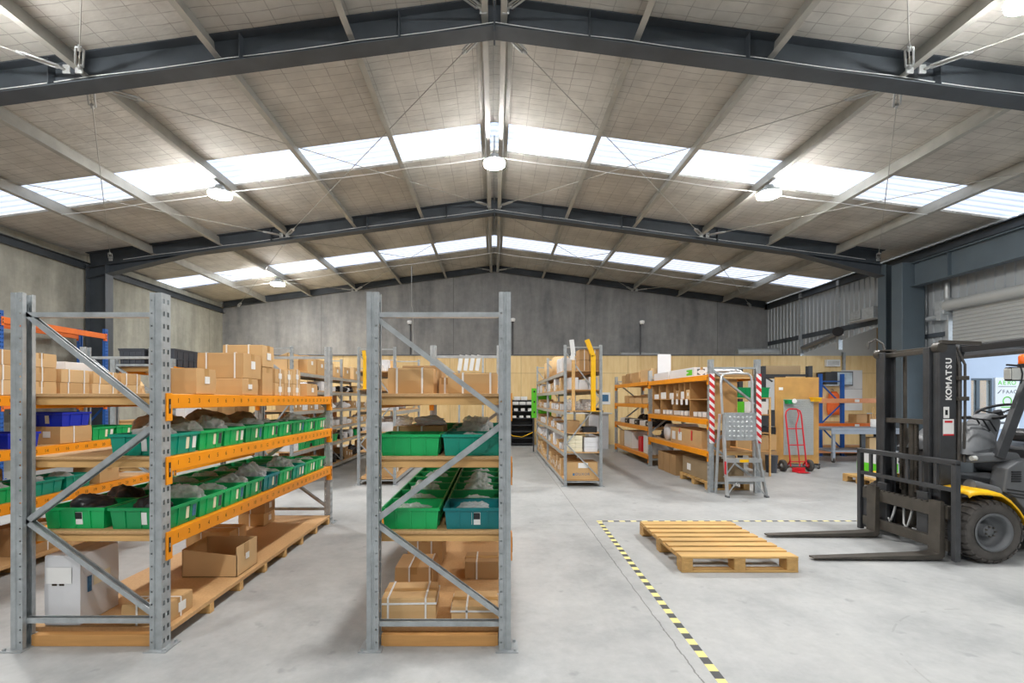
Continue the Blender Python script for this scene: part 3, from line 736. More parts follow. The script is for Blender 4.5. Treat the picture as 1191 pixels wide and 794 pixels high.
# ---- longspan shelving
def shelving(label, X0, X1, frames, H, zs, beam_mat='galv_pale', board='chipboard', skip=()):
    r = thing('longspan_shelving', (X0, frames[0], 0), label, 'shelving')
    for y in frames:
        add_upright(r, X0, y, H, -1, .045, .05, 'galv', True); add_upright(r, X1, y, H, 1, .045, .05, 'galv', True)
        a, b, yc = X0 + .03, X1 - .03, y + .025
        for z in (H - .05, .07): brace(r, (a, yc, z), (b, yc, z), 1, .02, .025, name='horizontal_brace')
        zz = [H - .14, H - .95, H - 1.72, .12]
        for i in range(3):
            p, q = ((a, yc, zz[i]), (b, yc, zz[i + 1])) if i % 2 == 0 else ((b, yc, zz[i]), (a, yc, zz[i + 1]))
            brace(r, p, q, 1, .02, .025, name='diagonal_brace')
    for i in range(len(frames) - 1):
        y0, y1 = frames[i] + .05, frames[i + 1]
        for z in zs:
            if (i, z) in skip: continue
            MB().prof((X0 + .002, y0, z - .03), (X0 + .002, y1, z - .03), cpoly(.06, .03, .003, .01)).build('shelf_beam', beam_mat, r)
            MB().prof((X1 - .002, y0, z - .03), (X1 - .002, y1, z - .03), [(-p, q) for p, q in cpoly(.06, .03, .003, .01)]).build('shelf_beam', beam_mat, r)
            MB().box(X0 + .006, X1 - .006, y0 - .02, y1 + .02, z - .0005, z + .016).build('shelf_board', board, r)
    return r
# ---- pallets
_pm = {}
def pallet(x0, x1, y0, y1, label, boards='x', n=8, h=.14, group=None, miss=()):
    """top boards run along x, bearers along y."""
    r = thing('wooden_pallet', ((x0+x1)/2, (y0+y1)/2, 0), label, 'pallet', group); t = .019; W, D = x1 - x0, y1 - y0
    rnd = random.Random(int(x0 * 100))
    for i in range(n):
        bw = .1 if i not in (0, n - 1) else .125
        yc = y0 + .0625 + i * (D - .125) / (n - 1); dx = rnd.uniform(-.006, .006); dz = rnd.uniform(0, .002)
        MB().box(x0 + dx, x1 + dx, yc - bw/2, yc + bw/2, h - t + dz, h + dz).build('top_board', 'pallet_x', r, bevel=.003)
    for xc in (x0 + .05, (x0+x1)/2, x1 - .05):
        MB().box(xc - .05, xc + .05, y0, y1, h - 2*t - .001, h - t - .0005).build('bearer_board', 'pallet_y', r, bevel=.003)
        for yc in (y0 + .06, (y0+y1)/2, y1 - .06):
            MB().box(xc - .049, xc + .049, yc - .06, yc + .06, t, h - 2*t - .0015).build('block', 'pallet_y', r, bevel=.003)
    for yc in (y0 + .05, (y0+y1)/2, y1 - .05): MB().box(x0, x1, yc - .05, yc + .05, 0, t - .0005).build('bottom_board', 'pallet_x', r, bevel=.003)
    return r
# ================================================================ RACK A: front left
AX0, AX1 = -2.91, -2.005
LV = [1.545, 1.155, .695]
FA = [2.82, 5.72]
pallet_rack('pallet_rack', 'front left galvanised rack with orange numbered beams and two shelves of green bins', AX0, AX1, FA, 2.155, [LV], 'A', numbers=1, base=True)
GA = 'front left rack'
yb = lambda i: 2.918 + .149 + i * .3
cname = lambda c: {None: 'green', 'bin_teal': 'teal', 'bin_bluegreen': 'blue-green'}[c]
cols = {('low', 4): 'bin_bluegreen', ('mid', 0): 'bin_teal', ('low', 6): 'bin_teal'}
for lev, z, word in (('mid', LV[1], 'upper row'), ('low', LV[2], 'lower row')):
    for i in range(9):
        put_bin(-2.215, yb(i), z + .004, f'{cname(cols.get((lev, i)))} labelled bin, {ORD[i]} from the front, aisle side {word}, {GA}', cols.get((lev, i), 'bin_green' if i % 3 else 'bin_green_deep'), 'green bins on the front left rack', labels='X' + ('y' if i == 0 else ''))
for i in range(9):
    put_bin(-2.635, yb(i) + .01, LV[2] + .004, f'green bin, {ORD[i]} from the front, inner lower row, {GA}', 'bin_green', 'green bins on the front left rack', labels='k' if i == 0 else '')
def inbin(x, y, z, lab, mat='bag_clear', top=.16, sc=1.0, **k):
    return put_bag(x, y, z + .012, .30 * sc, .215 * sc, top, lab, mat, **k)
tops_mid = [.20, .19, .22, .15, .18, .16, .14, .20, .15]; tops_low = [.17, .20, .15, .18, .24, .14, .22, .15, .14]
for i in range(9):
    inbin(-2.22, yb(i), LV[1] + .004, f'clear bag of parts heaped in the {ORD[i]} upper row bin of the {GA}', 'bag_clear', tops_mid[i], seed=i % 6)
    inbin(-2.22, yb(i), LV[2] + .004, (f'clear plastic bag heaped in the {ORD[i]} lower row bin of the {GA}' if i else f'heap of black parts in the front lower corner bin of the {GA}'), 'bag_clear' if i else 'parts_black', tops_low[i], seed=(i + 2) % 6)
    if i in (0, 1): inbin(-2.64, yb(i) + .01, LV[2] + .004, f'shiny black plastic bags piled in the {ORD[i]} inner lower bin of the {GA}', 'bag_black', .19, seed=i + 1, sc=1.04)
    elif i < 6: inbin(-2.64, yb(i) + .01, LV[2] + .004, f'clear plastic bag lying in the {ORD[i]} inner lower bin of the {GA}', 'bag_clear', .15, seed=i % 6)
for i, (y, s, h) in enumerate([(3.75, .5, .25), (4.29, .5, .27), (4.82, .5, .24)]):
    put_bag(-2.63, y, LV[1] + .004, .36, s, h, f'big grey-brown plastic sack, {ORD[i]} from the front behind the upper bins, {GA}', 'bag_brown', seed=i)
# boxes on the top shelf
Z1 = 1.5485
carton(-2.34, -2.035, 3.2, 3.42, Z1, .178, 'strapped brown box just behind the front post on top of the front left rack', 'card_b', [('x', .42)], [('X', .5, .55, .055, .05)])
carton(-2.30, -2.03, 3.77, 4.02, Z1, .135, 'wide brown box at the bottom of the tall stack, front left rack top shelf', 'card_b', [], [('X', .45, .5, .06, .04)])
carton(-2.40, -2.03, 3.79, 4.07, Z1 + .136, .205, 'big brown box with two straps, second layer of the stack, front left rack', 'card_b', [('x', .2), ('x', .82)], [('X', .5, .55, .065, .065)])
carton(-2.38, -2.035, 4.11, 4.32, Z1 + .252, .19, 'brown box with white straps crowning the tall stack on the front left rack', 'card_a', [('x', .1), ('x', .66)], [('X', .5, .5, .07, .06)])
carton(-2.38, -2.04, 4.12, 4.31, Z1, .25, 'brown box under the top box of the tall stack, front left rack', 'card_b')
k = 0
for j, y in enumerate((4.34, 4.53, 4.72)):
    for q in range(2):
        if j == 0 and q: pass
        carton(-2.26, -2.03, y, y + .175, Z1 + q * .118, .117 if q == 0 else (.13 if j < 2 else .15), f'small strapped box, {"lower" if q == 0 else "upper"} of the {ORD[j]} pair past the tall stack, front left rack', TONES[(j + q) % 3], [('y', .5)], [('X', .5, .5, .06, .05)])
carton(-2.35, -2.03, 5.07, 5.37, Z1, .135, 'low strapped brown box near the far end of the front left rack top shelf', 'card_b', [('x', .55)], [('X', .5, .5, .06, .05)])
put_bag(-2.3, 5.52, Z1, .3, .22, .17, 'crumpled white wrapping at the far end of the front left rack top shelf', 'bag_white', seed=3)
# floor deck
o = carton(-2.905 + .1, -2.585, 2.925, 3.22, .101, .435, 'tall white printed carton on the floor deck of the front left rack', 'white_carton', [], [('y', .42, .72, .16, .10), ('X', .2, .55, .03, .10, 'sticker_blue'), ('X', .52, .58, .13, .07, 'cream_card')], cat='carton', tape=False, name='shipping_carton')
mb = MB()
for i in range(6): mb.box(-.085, -.02, -.1552, -.154, .325 - i * .009, .328 - i * .009)
for dx in (0.0, .045): mb.box(-.06 + dx, -.03 + dx, -.1552, -.154, .25, .262)
mb.box(.03, .055, -.1552, -.154, .29, .33)
link('print', mb.mesh('print', 'ink'), o, (0, 0, 0))
carton(-2.33, -2.05, 2.93, 3.18, .101, .125, 'low brown box with white strap at the front edge of the left rack floor deck', 'card_b', [('y', .5), ('x', .35)], [('X', .55, .5, .07, .06)])
o = open_carton(-2.48, -2.045, 3.72, 4.04, .101, .235, 'open empty brown box with a cut-down front on the left rack floor deck')
t = MB(); t.box(.2175, .2195, -.05, .02, .13, .235); link('packing_tape', t.mesh('packing_tape', 'tape_brown'), o, (0, 0, 0)); t = MB(); t.box(.2196, .221, -.03, .025, .10, .15); link('label_card', t.mesh('label_card', 'white_card'), o, (0, 0, 0))
carton(-2.84, -2.44, 4.32, 4.6, .101, .19, 'closed brown box with a looped white strap behind the open box on the floor deck', 'card_a', [('x', .35), ('y', .5)])
carton(-2.85, -2.57, 5.22, 5.48, .101, .14, 'lower of two small strapped boxes far back on the left rack floor', 'card_b', [('x', .45)], [('X', .5, .5, .06, .06)])
carton(-2.83, -2.55, 5.2, 5.44, .243, .15, 'upper of two small strapped boxes far back on the left rack floor deck', 'card_d', [('x', .45)], [('X', .5, .5, .06, .06)])

# ================================================================ RACK G: front middle
GX0, GX1 = -.768, .098
pallet_rack('pallet_rack', 'front middle galvanised rack with timber-edged shelves of green and teal bins', GX0, GX1, [2.82, 5.60], 2.158, [LV], 'G', base=True)
GG = 'front middle rack'
for i in range(8):
    put_bin(-.525, yb(i), LV[2] + .004, f'green bin, {ORD[i]} from the front, lower left row of the {GG}', 'bin_green', 'bins on the front middle rack', w=.36)
    put_bin(-.135 + .0, yb(i), LV[2] + .004, f'{"blue-green" if i == 0 else "green"} bin, {ORD[i]} from the front, lower right row of the {GG}', 'bin_bluegreen' if i == 0 else 'bin_green_deep', 'bins on the front middle rack', w=.36, labels='k' if i == 0 else '')
    if i < 6:
        put_bag(-.53, yb(i), LV[2] + .016, .28, .21, [.13, .13, .17, .12, .15, .13][i], f'clear plastic bag of parts in the {ORD[i]} lower left bin of the {GG}', 'bag_clear', seed=i)
        put_bag(-.135, yb(i), LV[2] + .016, .28, .21, [.13, .12, .18, .17, .15, .13][i], f'clear plastic bag of parts in the {ORD[i]} lower right bin of the {GG}', 'bag_clear', seed=(i + 3) % 6)
for i in range(5):
    put_bin(-.135, yb(i), LV[1] + .004, f'teal bin, {ORD[i]} from the front, upper right row of the {GG}', 'bin_teal', 'bins on the front middle rack', w=.38)
    put_bag(-.14, yb(i), LV[1] + .016, .30, .22, [.13, .19, .22, .18, .16][i], f'clear plastic bag in the {ORD[i]} upper right bin of the {GG}', 'bag_clear', seed=(i + 1) % 6)
put_bin(-.53, yb(0), LV[1] + .004, f'green bin at the front of the upper left row of the {GG}', 'bin_green', 'bins on the front middle rack', w=.38)
for i in (3, 4): put_bin(-.53, yb(i), LV[1] + .004, f'green bin, {ORD[i - 3]} behind the strapped box, upper left row of the {GG}', 'bin_green_deep', 'bins on the front middle rack', w=.38)
carton(-.755 + .05, -.36, 3.26, 3.58, LV[1] + .004, .165, 'strapped brown box behind the green bin, middle shelf of the front middle rack', 'card_b', [('x', .1), ('x', .58)])
for i, (x, w, m) in enumerate(((-.655, .09, 'bag_clear'), (-.47, .20, 'bag_white'))):
    put_bag(x, 3.42, LV[1] + .17, w + .05, .14, .075, ['crumpled clear bag on the strapped box, front middle rack', 'rolled white plastic sack on the strapped box, front middle rack'][i], m, seed=i)
carton(-.685, -.395, 3.02, 3.3, Z1, .165, 'brown box with two straps at the top left of the front middle rack', 'card_b', [('x', .2), ('x', .76)])
carton(-.66, -.38, 3.36, 3.62, Z1, .205, 'taller brown box behind the strapped one at the top left of the front middle rack', 'card_d')
carton(-.375, -.30, 3.2, 3.34, Z1, .11, 'narrow brown box between the two strapped boxes, top of the front middle rack', 'card_c', [('x', .5)])
carton(-.345 + .05, .018, 2.99, 3.3, Z1, .132, 'long brown box with two straps at the top right of the front middle rack', 'card_b', [('x', .3), ('x', .86)])
carton(-.71, -.375, 2.94, 3.2, .101, .165, 'front left strapped box on the floor deck of the front middle rack', 'card_a', [('x', .12), ('x', .82), ('z', .8)], rz=.03)
carton(-.725, -.45, 3.42, 3.72, .101, .185, 'second strapped box on the left of the front middle rack floor deck', 'card_b', [('x', .38), ('x', .92)])
carton(-.74, -.45, 4.0, 4.35, .101, .24, 'third box, larger, on the left of the front middle rack floor deck', 'card_b', [('x', .3), ('x', .7)])
carton(-.27, .02, 2.95, 3.2, .101, .105, 'front right low strapped box on the floor deck of the front middle rack', 'card_a', [('x', .33), ('z', .75)])
carton(-.23, .03, 3.68, 3.92, .101, .135, 'second strapped box on the right of the front middle rack floor deck', 'card_d', [('x', .35)])
carton(-.25, .03, 4.7, 5.0, .101, .15, 'far brown box at the back of the front middle rack floor deck', 'card_b', [('x', .4)])

# ================================================================ RACK B: behind the front left rack
BX0, BX1 = -5.06, -4.15
LB = [1.545, 1.08, .62]
pallet_rack('pallet_rack', 'galvanised rack with orange numbered beams across the aisle behind the front left rack', BX0, BX1, [2.82, 5.72], 2.155, [LB], 'A', numbers=1, base=True)
GB = 'rack behind the front left rack'
slots = [(3.12, .3), (3.45, .3), (3.8, .33), (4.16, .3), (4.5, .32), (4.86, .32), (5.22, .3)]
for i, (y, d) in enumerate(slots):
    for q in range(3 if i in (1, 2, 3) else 2):
        w = .24 if i > 3 else .3
        carton(BX1 - .02 - w - (.02 if q == 2 else 0), BX1 - .02, y + (q % 2) * .012, y + d, Z1 + q * .13, .128, f'brown strapped box, {["bottom","middle","top"][q]} layer, {ORD[i]} stack from the front, second row rack', TONES[(i + q) % 3], [('y', .25), ('y', .8)] if i > 3 else [('y', .5)], [('y', .5, .5, .07, .05)])
put_bag(BX1 - .2, 5.63, Z1, .3, .2, .2, 'crumpled brown paper parcel at the end of the top shelf, second row rack', 'card_c', seed=2, name='paper_parcel', cat='parcel')
for i, x in enumerate((-4.99, -4.73)):
    carton(x, x + .245, 4.9, 5.3, Z1, .36, f'{["outer","inner"][i]} white carton standing behind the brown boxes on the second row rack', 'white_carton', cat='carton', tape=False, name='shipping_carton')
zb = LB[1] + .004
put_bin(-4.37, 3.72, zb, 'front blue bin on the middle shelf of the second row rack', 'bin_blue', 'blue bins on the second row rack', labels='Y', w=.42)
put_bin(-4.37, 4.15, zb, 'second blue bin on the middle shelf of the second row rack', 'bin_blue', 'blue bins on the second row rack', labels='Y', w=.42)
carton(-4.48, -4.17, 4.50, 4.85, zb, .165, 'strapped brown box beside the blue bins with another blue bin on top', 'card_b', [('y', .4)], [('y', .6, .55, .07, .06)])
put_bin(-4.40, 4.66, zb + .167, 'blue bin stacked on a brown box, second row rack', 'bin_blue', 'blue bins on the second row rack', labels='Y', w=.5, d=.32)
for i, y in enumerate((5.02, 5.33)):
    put_bin(-4.37, y, zb, f'{ORD[i]} green bin past the blue bins, middle shelf of the second row rack', 'bin_green', 'green bins on the second row rack', labels='X')
zb = LB[2] + .004
for i, y in enumerate((3.42, 3.75, 4.08, 4.4, 4.72)):
    put_bin(-4.37, y, zb, f'{ORD[i]} green bin on the lower shelf of the second row rack', 'bin_green' if i < 3 else 'bin_teal', 'green bins on the second row rack', labels='Y')
    put_bag(-4.37, y, zb + .01, .3, .2, .2 if i < 2 else .16, f'{"black" if i < 2 else "clear"} bag of parts in the {ORD[i]} lower bin of the second row rack', 'parts_black' if i < 2 else 'bag_clear', seed=i)
carton(-4.45, -4.17, 4.95, 5.2, zb, .17, 'brown labelled box after the green bins on the lower shelf, second row rack', 'card_b', [], [('y', .5, .5, .06, .05)])
for i, y in enumerate((3.2, 3.6, 4.05)):
    carton(-4.92, -4.6, y, y + .33, zb, .24, f'{ORD[i]} dark brown box at the back of the lower shelf, second row rack', 'card_d')
put_bag(-4.45, 3.75, .101, .5, .6, .32, 'white plastic bundle on the floor deck of the second row rack', 'bag_white', seed=4)
carton(-4.55, -4.2, 4.2, 4.6, .101, .25, 'brown box on the floor deck of the second row rack beside the white bundle', 'card_d', [('y', .5)])
carton(-4.55, -4.2, 3.05, 3.35, .101, .22, 'box with white strap at the front of the second row rack floor deck', 'card_b', [('y', .5)])

# ================================================================ RACK D: further along that row, dark crates on top
pallet_rack('pallet_rack', 'third galvanised rack with an orange beam under dark grey crates, beyond the second row rack', -5.7, -4.78, [6.95, 9.75], 2.12, [[2.0, 1.2, .5]], 'G', numbers=0)
_cm = {}
def crate(x, y, z, label, w=.38, d=.55, h=.26):
    if 'c' not in _cm:
        mb = MB(); t = .008
        def ring(i, zz): return [(-w/2+i, -d/2+i, zz), (w/2-i, -d/2+i, zz), (w/2-i, d/2-i, zz), (-w/2+i, d/2-i, zz)]
        R = [ring(.012, 0), ring(0, h - .02), ring(-.008, h - .018), ring(-.008, h), ring(.006, h), ring(.02, .01)]
        vs = [p for r in R for p in r]; fs = [(3, 2, 1, 0)]
        for j in range(5): fs += [(j*4+i, j*4+(i+1) % 4, j*4+4+(i+1) % 4, j*4+4+i) for i in range(4)]
        fs.append((20, 21, 22, 23)); mb.add(vs, fs)
        for f in (-.36, -.12, .12, .36):
            mb.box(w/2 - .012, w/2 + .004, d * f - .008, d * f + .008, .01, h - .018); mb.box(w * f - .008, w * f + .008, -d/2 - .004, -d/2 + .012, .01, h - .018)
        mb.box(-w/2 - .008, w/2 + .008, -d/2 - .008, -d/2 + .01, h * .45, h * .5); mb.box(w/2 - .01, w/2 + .008, -d/2, d/2, h * .45, h * .5)
        _cm['c'] = mb.mesh('plastic_crate', 'crate_grey')
        lm = MB(); lm.box(-w/2 - .012, w/2 + .012, -d/2 - .012, d/2 + .012, 0, .014); lm.box(-w/2 + .03, w/2 - .03, -d/2 + .03, d/2 - .03, .014, .02); _cm['l'] = lm.mesh('lid', 'crate_grey')
    o = link('plastic_crate', _cm['c'], None, (x, y, z)); tag(o, label, 'crate', 'dark grey crates on the third rack'); link('lid', _cm['l'], o, (0, 0, h)); return o
for i, y in enumerate((7.32, 7.92, 8.52)):
    crate(-5.0, y, 2.004, f'dark grey lidded crate, {ORD[i]} from the front, aisle side of the third rack')
for i, y in enumerate((7.32, 7.92)):
    crate(-5.45, y, 2.004, f'dark grey lidded crate, {ORD[i]} from the front, wall side of the third rack')
for i, (y, m) in enumerate(((7.3, 'white_carton'), (7.75, 'card_c'), (8.3, 'card_a'), (8.8, 'card_b'))):
    carton(-5.3, -4.82, y, y + .4, 1.204, .42, f'{"white" if m == "white_carton" else "brown"} carton, {ORD[i]} from the front, middle shelf of the third rack', m, [], [('y', .4, .5, .12, .08)])
# ================================================================ RACK C: blue and orange racking by the left wall
r = pallet_rack('pallet_rack', 'tall blue and orange pallet racking against the left concrete wall', -9.98, -9.3, [8.8, 11.2], 3.2, [[3.08, 1.45]], 'A', up='blue_rack', beam='orange_red', deck=False, hb=.12)
mb = MB()
for i in range(26): y = 8.92 + i * .088; mb.cyl((-9.94, y, 3.06), (-9.34, y, 3.06), .004, 6)
for i in range(7): x = -9.92 + i * .095; mb.cyl((x, 8.9, 3.05), (x, 11.18, 3.05), .004, 6)
mb.build('wire_deck', 'orange_red', r)
for i, y in enumerate((9.05, 9.75, 10.4)): carton(-9.9, -9.4, y, y + .5, 1.455, .5, f'brown carton, {ORD[i]} from the front on the blue racking by the left wall', 'card_b')
# ================================================================ SHELVING E: grey longspan row at the back left
ZS = [.10, .58, .92, 1.30, 1.67, 2.0]
shelving('grey longspan shelving row behind the front left rack, cardboard boxes along its top', -4.15, -3.5, [8.12, 10.76, 13.4], 2.44, ZS)
rnd = random.Random(3)
GE = 'back left grey shelving'
SHW = ['bottom', 'second', 'third', 'fourth', 'fifth', 'top']
open_carton(-4.05, -3.66, 8.3, 8.75, 2.017, .33, 'tall open brown box at the near end of the back left shelving top', 'card_c', face='x')
for i, (y, d, h) in enumerate(((8.85, .45, .33), (9.35, .48, .30), (9.9, .42, .28), (10.4, .3, .22), (11.0, .5, .26), (11.75, .45, .30), (12.4, .5, .26))):
    carton(-3.98, -3.53, y, y + d - .03, 2.017, h, f'{ORD[i]} brown box in the line along the top of the {GE}', TONES[i % 3], [], [('X', .5, .6, .09, .07)])
def small_box(x0, x1, y0, y1, z, h, label, mat, group): return carton(x0, x1, y0, y1, z, h, label, mat, group=group, tape=False, detail=False, name='small_box', cat='small box', lab=[('X', .5, .5, .05, h * .35, 'white_card')] if x1 < 0 else [('x', .5, .5, .05, h * .35, 'white_card')])
def row_fill(side, X0, X1, y0, y1, z, lev, where, pal, group, hmax, seed, bins=None):
    """things standing side by side along the aisle edge of a shelf."""
    r = random.Random(seed); y = y0; k = 0; nth = {}
    while y < y1 - .12 and k < 14:
        d = r.uniform(.16, .34); d = min(d, y1 - y); kind = r.choice(pal); h = r.uniform(.10, hmax); w = r.uniform(.25, .38)
        xa, xb = ((X0 + .015, X0 + .015 + w) if side < 0 else (X1 - .015 - w, X1 - .015))
        word = {'w': 'white box', 'b': 'brown box', 'd': 'dark brown box', 'g': 'green bin', 'c': 'clear bag', 'k': 'black part', 's': 'white bag', 't': 'low open tray'}[kind]
        nth[word] = nth.get(word, 0) + 1
        lab = f'{ORD[nth[word] - 1]} {word} along the {lev} shelf, {where}'
        if kind in 'wbd': small_box(xa, xb, y, y + d - .02, z, h, lab, {'w': 'white_carton', 'b': 'card_a', 'd': 'card_d'}[kind], group)
        elif kind == 'g': put_bin((xa + xb) / 2, y + d / 2, z, lab, 'bin_green', group, w, d - .02, min(h, .15))
        elif kind == 't': open_carton(xa, xb, y, y + d - .02, z, min(h, .12), lab, 'white_carton', False, group, name='open_tray', cat='tray')
        else: put_bag((xa + xb) / 2, y + d / 2, z, w * .95, d - .03, h * .9, lab, {'c': 'bag_clear', 'k': 'parts_black', 's': 'bag_white'}[kind], seed=r.randint(0, 5), name={'k': 'machine_part'}.get(kind, 'plastic_bag'), cat={'k': 'machine part'}.get(kind, 'plastic bag'), group=group)
        y += d; k += 1
for zi, pal, hm in ((0, 'kdk', .3), (1, 'gwsk', .2), (2, 'wtcb', .22), (3, 'swtd', .2), (4, 'wbks', .2)):
    for bay in (0, 1):
        y0 = (8.2, 10.85)[bay]
        row_fill(1, -4.15, -3.5, y0, y0 + 2.45, ZS[zi] + .017, SHW[zi], f'{("nearer","farther")[bay]} bay, {GE}', pal, 'goods on the back left shelving', hm, zi * 7 + bay)
for i, y in enumerate((8.3, 8.62, 8.94)): put_bin(-3.72, y, ZS[0] + .017 + 0, f'{ORD[i]} small green bin low down at the near end of the back left shelving', 'bin_green', None, .3, .28, .14) if False else None
r = thing('timber_screen', (-4.4, 11.3, 0), 'reddish slatted timber screen standing behind the back left shelving', 'timber screen')
for i in range(16): MB().box(-4.42, -4.40, 9.6 + i * .22, 9.79 + i * .22, .02, 1.75).build('slat', 'wood_red', r, bevel=.003)
for z in (.1, .9, 1.65): MB().box(-4.46, -4.42, 9.6, 13.09, z - .05, z + .05).build('rail', 'wood_red', r)
for y in (9.7, 13.0): MB().box(-4.7, -4.36, y - .03, y + .03, 0, .05).build('foot', 'wood_red', r)
# ================================================================ SHELVING F: grey longspan in the middle, partly behind the front middle rack
shelving('grey longspan shelving standing behind the front middle rack', -2.42, -1.74, [8.27, 10.9], 2.44, ZS)
GF = 'shelving behind the front middle rack'
for zi, pal, hm in ((0, 'bd', .3), (1, 'bdw', .25), (2, 'wbsd', .25), (3, 'wsb', .22), (4, 'wbd', .25), (5, 'bwb', .3)):
    row_fill(-1, -2.42, -1.74, 8.78, 10.8, ZS[zi] + .017, SHW[zi], GF, pal, 'goods on the shelving behind the front middle rack', hm, 40 + zi)
    if zi < 5:
        for q, (xa, xb) in enumerate(((-2.02, -1.77),)):
            small_box(xa, xb, 8.4, 8.68, ZS[zi] + .017, (.26, .2, .17, .12, .2)[zi], f'{("brown","brown","white","white","brown")[zi]} box at the near right corner, {SHW[zi]} shelf, {GF}', ('card_b', 'card_d', 'white_carton', 'white_carton', 'card_a')[zi], None)
# yellow folded steel post, standing in that shelving
def guard_post(x, y, z, h, label, mat, lean=.05, w=.055, base=True):
    r = thing('steel_post', (x, y, z), label, 'steel post')
    mb = MB(); mb.prof((x, y, z + .008), (x, y, z + h * .78), cpoly(w, w * .8, .005, .014), up=(1, 0, 0)); mb.prof((x, y, z + h * .77), (x - lean, y, z + h), cpoly(w, w * .8, .005, .014), up=(1, 0, 0)); mb.build('shaft', mat, r)
    MB().box(x - .1, x + .12, y - .06, y + .1, z, z + .008).build('base_plate', mat, r); return r
guard_post(-2.27, 8.19, 1.69, .68, 'short yellow steel post at the shelving behind the front middle rack', 'yellow', lean=.02)
# ================================================================ SHELVING H: grey longspan, centre
HX0, HX1 = 1.21, 1.87
shelving('grey longspan shelving in the centre of the floor, full of small boxes, end on', HX0, HX1, [8.12, 10.76, 13.4], 2.46, ZS)
GH = 'centre shelving'
for zi, pal, hm in ((0, 'bdb', .32), (1, 'wsbt', .24), (2, 'tcbd', .2), (3, 'cbtd', .2), (4, 'cwbd', .26), ):
    for bay in (0, 1):
        y0 = (8.62, 10.85)[bay]
        row_fill(-1, HX0, HX1, y0, (10.7, 13.3)[bay], ZS[zi] + .017, SHW[zi], f'{("nearer","farther")[bay]} bay, {GH}', pal, 'goods on the centre shelving', hm, 80 + zi * 3 + bay)
def tube_roll(x, y, z, r, h, label): # rolled packs on end
    o = MB().lathe((x, y, z), (0, 0, 1), [(0, 0), (r, 0), (r, h), (r * .35, h), (r * .35, h - .03), (0, h - .03)], 20).build('paper_roll', 'card_c', None, (x, y, z)); tag(o, label, 'paper roll')
    return o
for i, y in enumerate((10.2, 10.55, 11.1, 11.5, 12.1)): tube_roll(1.40, y, 2.017, .11, .42, f'brown paper roll on end, {ORD[i]} from the near end on top of the centre shelving')
small_box(1.24, 1.5, 8.6, 8.95, 2.017, .26, 'white printed box beside the paper rolls on top of the centre shelving', 'white_carton', None)
small_box(1.24, 1.5, 9.02, 9.3, 2.017, .28, 'second white printed box on top of the centre shelving', 'white_carton', None)
for q in range(2):
    for k in range(2):
        carton(1.49 + .182 * k, 1.66 + .182 * k, 8.2, 8.55, 2.017 + .186 * q, .184, f'{("lower","upper")[q]} {("left","right")[k]} patterned brown box at the near end top of the centre shelving', 'card_d', [('x', .5)])
carton(1.27, 1.80, 8.17, 8.55, ZS[0] + .017, .30, 'large brown lettered carton with a white label at the bottom, centre shelving end', 'card_b', [], [('y', .52, .82, .17, .09)])
o = bpy.data.objects[[x.name for x in COL.objects if x.get('label', '').startswith('large brown lettered')][0]]
mb = MB(); xx = -.10
for ch in 'DUXOR': text(mb, ch, (xx, -.1965, .075), (1, 0, 0), (0, 0, 1), .062); xx += .052
mb.box(-.17, -.135, -.1968, -.196, .07, .11); link('lettering', mb.mesh('lettering', 'sticker_blue'), o, (0, 0, 0))
for q in range(4):
    for k in range(2): small_box(1.29 + .125 * k, 1.41 + .125 * k, 8.18, 8.42, ZS[1] + .017 + .072 * q, .07, f'green printed cream box, {ORD[q]} layer, {("left","right")[k]} column, second shelf end, centre shelving', 'cream_card', None)
for q in range(3): small_box(1.57, 1.80, 8.18, 8.42, ZS[1] + .017 + .085 * q, .083, f'{("bottom","middle","top")[q]} white box of three stacked at the second shelf end, centre shelving', 'white_carton', None)
small_box(1.55, 1.79, 8.18, 8.4, ZS[2] + .017, .10, 'long black case at the near end, third shelf of the centre shelving', 'black_plastic', None)
small_box(1.3, 1.5, 8.25, 8.6, ZS[2] + .017, .2, 'dark brown box at the near end, third shelf of the centre shelving', 'card_d', None)
for k in range(3): put_bag(1.33 + k * .17, 8.35, ZS[3] + .017, .16, .3, .22 - .03 * k, f'{ORD[k]} clear bag of fittings at the near end, fourth shelf of the centre shelving', 'bag_clear', seed=k)
small_box(1.6, 1.8, 8.55, 8.8, ZS[3] + .017, .2, 'white box behind the yellow post on the fourth shelf of the centre shelving', 'white_carton', None)
for k in range(3): small_box(1.31 + .17 * k, 1.465 + .17 * k, 8.19, 8.45, ZS[4] + .017, (.21, .17, .22)[k], f'{ORD[k]} white box across the near end, fifth shelf of the centre shelving', 'white_carton', None)
guard_post(1.70, 8.03, 1.31, 1.23, 'bright yellow bent steel post fixed to the near end of the centre shelving', 'yellow', lean=.11, w=.075)
o = MB().prof((1.33, 8.05, 2.19), (1.36, 8.05, 2.3), cpoly(.07, .05, .005, .014), up=(1, 0, 0)).prof((1.36, 8.05, 2.3), (1.33, 8.05, 2.54), cpoly(.07, .05, .005, .014), up=(1, 0, 0)).build('post_cap', 'white_paint', None, (1.34, 8.05, 2.19)); tag(o, 'white bent steel cap on the timber batten at the near end of the centre shelving', 'post cap')
o = MB().box(1.33, 1.385, 8.04, 8.08, 1.32, 2.19).build('timber_batten', 'timber_y', None, (1.36, 8.06, 1.32), bevel=.003); tag(o, 'timber batten standing upright at the near end of the centre shelving', 'timber batten')
